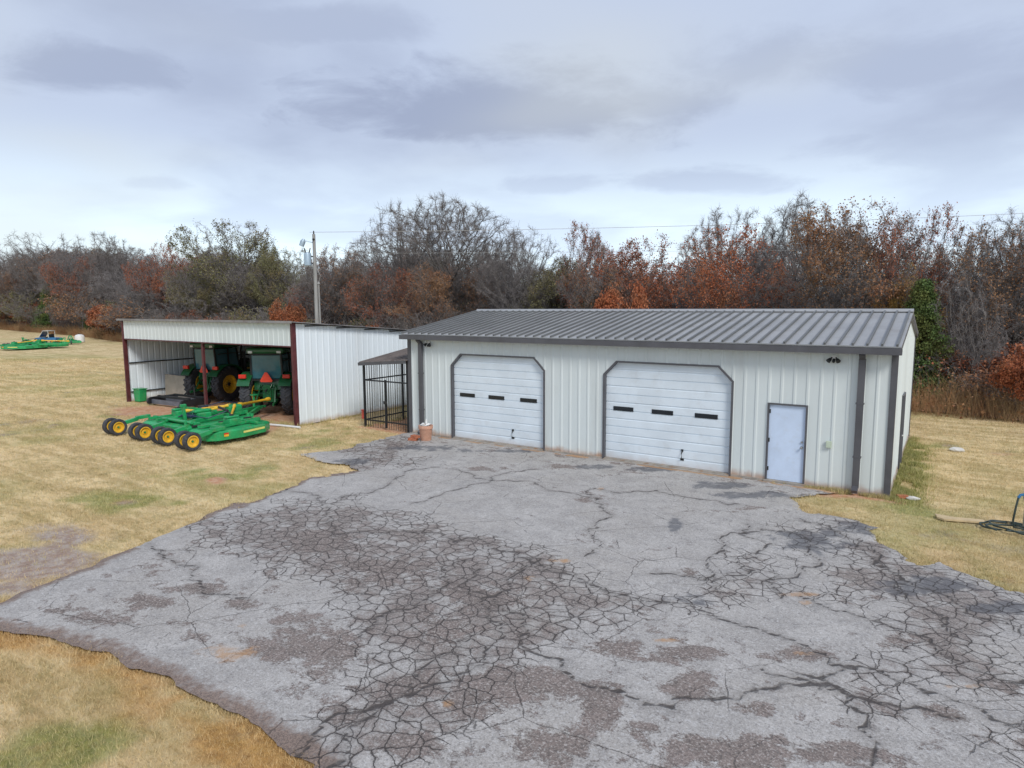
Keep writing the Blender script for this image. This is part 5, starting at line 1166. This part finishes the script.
NM = {'bare5': 'tall-trunked bare grey oak', 'bare6': 'low-forked bare grey oak', 'bare1': 'broad bare grey oak', 'bare2': 'round bare grey oak', 'bare3': 'upright bare grey oak', 'bare4': 'wide crooked bare oak', 'russet1': 'dense russet-leaved oak', 'russet2': 'thinly leaved russet oak', 'brown1': 'brown-leaved oak', 'brown2': 'half-bare brown oak',
      'orange1': 'rust-red leafy oak', 'olive1': 'olive-leaved tree', 'olive2': 'thin olive-leaved tree', 'bush1': 'bright orange bush', 'bush2': 'low russet bush', 'shrub1': 'leafless grey thicket shrub', 'shrub2': 'thicket shrub with a few brown leaves', 'shrub3': 'thicket shrub with olive leaves', 'gold1': 'ochre-leaved tree'}
def lab(key, row, px): return NM[key]+', '+ROWS[row]+', '+next(z[1] for z in ZONES if px < z[0])
rg = np.random.default_rng(77); cnt_t = 0
def inview(x, y, lo=-70, hi=1110):
    p = proj(np.array(x), np.array(y), 2.); return p[2] > 4 and lo < p[0] < hi
for row, (be, stp) in enumerate(((4., 5.6), (8.5, 5.4), (13.5, 5.8), (19.5, 7.), (27., 9.))):
    x = -185.
    while x < 60:
        xx = x+rg.uniform(-1.3, 1.3); yy = yedge(xx)+be+rg.uniform(-1.7, 1.7); x += stp*(1+max(0, -x-60)/160)
        if not inview(xx, yy): continue
        p = proj(np.array(xx), np.array(yy), 2.); dp_ = math.hypot(xx-CAM[0], yy-CAM[1])*math.cos(math.atan((p[0]-512)/FPX))
        px = float(p[0])
        if any(abs(px-h[0]) < (30 if h[1] > 3 else 20)*min(1, 45/dp_) and be < h[1]+1.5 for h in HPX): continue
        h = hsky(p[0], dp_)*(rg.uniform(.60, .85) if row == 0 else rg.uniform(.66, .90) if row == 1 else rg.uniform(.66, .93))
        u_ = rg.random()
        lf = .36 if 560 < px < 900 else .36 if 300 < px < 480 else .30 if px > 900 else .12
        if u_ < lf: key = rg.choice(['russet2', 'brown1', 'brown2', 'orange1', 'russet1', 'brown2', 'russet2', 'olive2'] if px > 560 else ['brown2', 'russet2', 'brown1', 'olive2', 'olive1', 'brown2']); gl = 'leafy trees of the wood'
        else: key = rg.choice(['bare1', 'bare2', 'bare3', 'bare4', 'bare5', 'bare6']); gl = 'bare trees of the wood'
        tree(str(key), xx, yy, float(h), lab(key, row, px), gl, wide=float(rg.uniform(.85, 1.2)), rz=float(rg.uniform(0, 6.28))); cnt_t += 1
for row, (be, stp) in enumerate(((.6, 2.6), (3., 3.0), (6.5, 4.), (11, 6.))):
    x = -170.
    while x < 45:
        xx = x+rg.uniform(-.9, .9); yy = yedge(xx)+be+rg.uniform(-1., 1.); x += stp*(1+max(0, -x-40)/90)
        if not inview(xx, yy, -30, 1060): continue
        u_ = rg.random(); big = 1+max(0, -xx-30)/90
        p = proj(np.array(xx), np.array(yy), 2.); px = float(p[0])
        if any(abs(px-h[0]) < 16*min(1, 50/p[2]) and h[1] < 4 and h[2][:4] in ('ceda', 'bush', 'pale') and be < h[1]+.5 for h in HPX): continue
        if u_ < .25: key = str(rg.choice(['bush2', 'bush2', 'bush1'])); tree(key, xx, yy, float(rg.uniform(1.6, 3.)*big), lab(key, row, px), 'russet bushes along the wood', wide=float(rg.uniform(.9, 1.3)), cat='bush', rz=float(rg.uniform(0, 6.28)))
        else: key = str(rg.choice(['shrub1', 'shrub1', 'shrub2', 'shrub3'])); tree(key, xx, yy, float(rg.uniform(2.2, 4.6)*big), lab(key, row, px), 'thicket shrubs along the wood', wide=float(rg.uniform(.9, 1.4)), cat='shrub', rz=float(rg.uniform(0, 6.28)))
        cnt_t += 1
print('TREES', cnt_t)
# brush and weeds at the foot of the wood, and the depth of the wood behind: masses nobody could count
def brush(name, label, n, bmin, bmax, h0, h1, m, leafy, r=.012, xlo=-190, xhi=60, mleaf=None, seed=5):
    rg = np.random.default_rng(seed); xs_ = []; 
    X_ = xlo+(xhi-xlo)*rg.random(n*3); Y_ = yedge(X_)+rg.uniform(bmin, bmax, n*3); p = proj(X_, Y_, 1.)
    w_ = np.clip(45/p[2], .15, 2.5); k = (p[2] > 4) & (p[0] > -60) & (p[0] < 1090) & (rg.random(n*3) < w_); X_, Y_ = X_[k][:n], Y_[k][:n]; n = len(X_)
    h = rg.uniform(h0, h1, n)*(.55+.9*fbm(X_*.3, Y_*.3, 9, 3)); P0 = np.stack([X_, Y_, np.full(n, -.05)], 1)
    z0 = rg.random(n)*h*.75*(h > 2.); P0[:, 2] += z0
    P1 = P0+np.stack([rg.normal(size=n)*.34*h, rg.normal(size=n)*.34*h, h-z0], 1)*rg.uniform(.3, 1, (n, 1)); r_ = r*np.clip(proj(X_, Y_, 1.)[2]/45, .5, 2.)
    v, f = cones(P0, P1, r_, r_*.4)
    o = bigmesh(name, v, f, m); tag(o, label, 'brush', kind='stuff')
    if leafy:
        k = rg.integers(0, n, leafy); t = rg.random((leafy, 1)); C_ = P0[k]+(P1[k]-P0[k])*t+rg.normal(size=(leafy, 3))*.08
        lm = leaves_mesh('leaves', C_, .09, mleaf, rg); lo_ = bpy.data.objects.new('leaves', lm); COL.objects.link(lo_); lo_.parent = o
    return o
brush('undergrowth', 'tangled grey undergrowth filling the foot of the wood', 46000, .5, 26, 1.4, 4.0, TWIG, 40000, .011, mleaf=LEAF['brown'], seed=5)
brush('tall_weeds', 'dry tan and rusty weeds along the edge of the lawn', 60000, -1.4, 2.6, .5, 1.9, LEAF['dry'], 22000, .008, mleaf=LEAF['brown'], seed=6)
brush('deep_wood', 'deep mass of bare stems behind the first trees', 60000, 24, 60, 4., 7.5, TWIG, 0, .03, seed=8)
# leaf-strewn floor of the wood
fx = np.linspace(-260, 120, 400); rows = [yedge(fx)-.9+(fbm(fx*.5, fx*0, 3, 3)-.5)*2, yedge(fx)+4, yedge(fx)+90]
v = np.concatenate([np.stack([fx, r_, np.full_like(fx, .035)], 1) for r_ in rows]); n = len(fx)
f = np.concatenate([np.stack([np.arange(n-1)+k*n, np.arange(n-1)+1+k*n, np.arange(n-1)+1+(k+1)*n, np.arange(n-1)+(k+1)*n], 1) for k in (0, 1)])
tag(bigmesh('woodland_floor', v, f, mat('leaf_litter', (.20, .115, .06), .95, 0, .4, 1.2, (.10, .07, .045), .7, bump=.8, bs=9.)), 'leaf-strewn floor of the wood', kind='structure')
# a fallen pale branch on the thicket edge
a = gnd(992, 402); 
tag(MB().tube([(a[0], a[1]-1.5, .15), (a[0]+.5, a[1]-1.3, .9), (a[0]+.95, a[1]-1.1, 1.35)], [.05, .04, .02], 7).tube([(a[0]+.5, a[1]-1.3, .9), (a[0]+.4, a[1]-1.3, 1.3)], [.025, .01], 6).build('fallen_branch', BARKP), 'pale broken branch leaning in the thicket at right', 'branch')
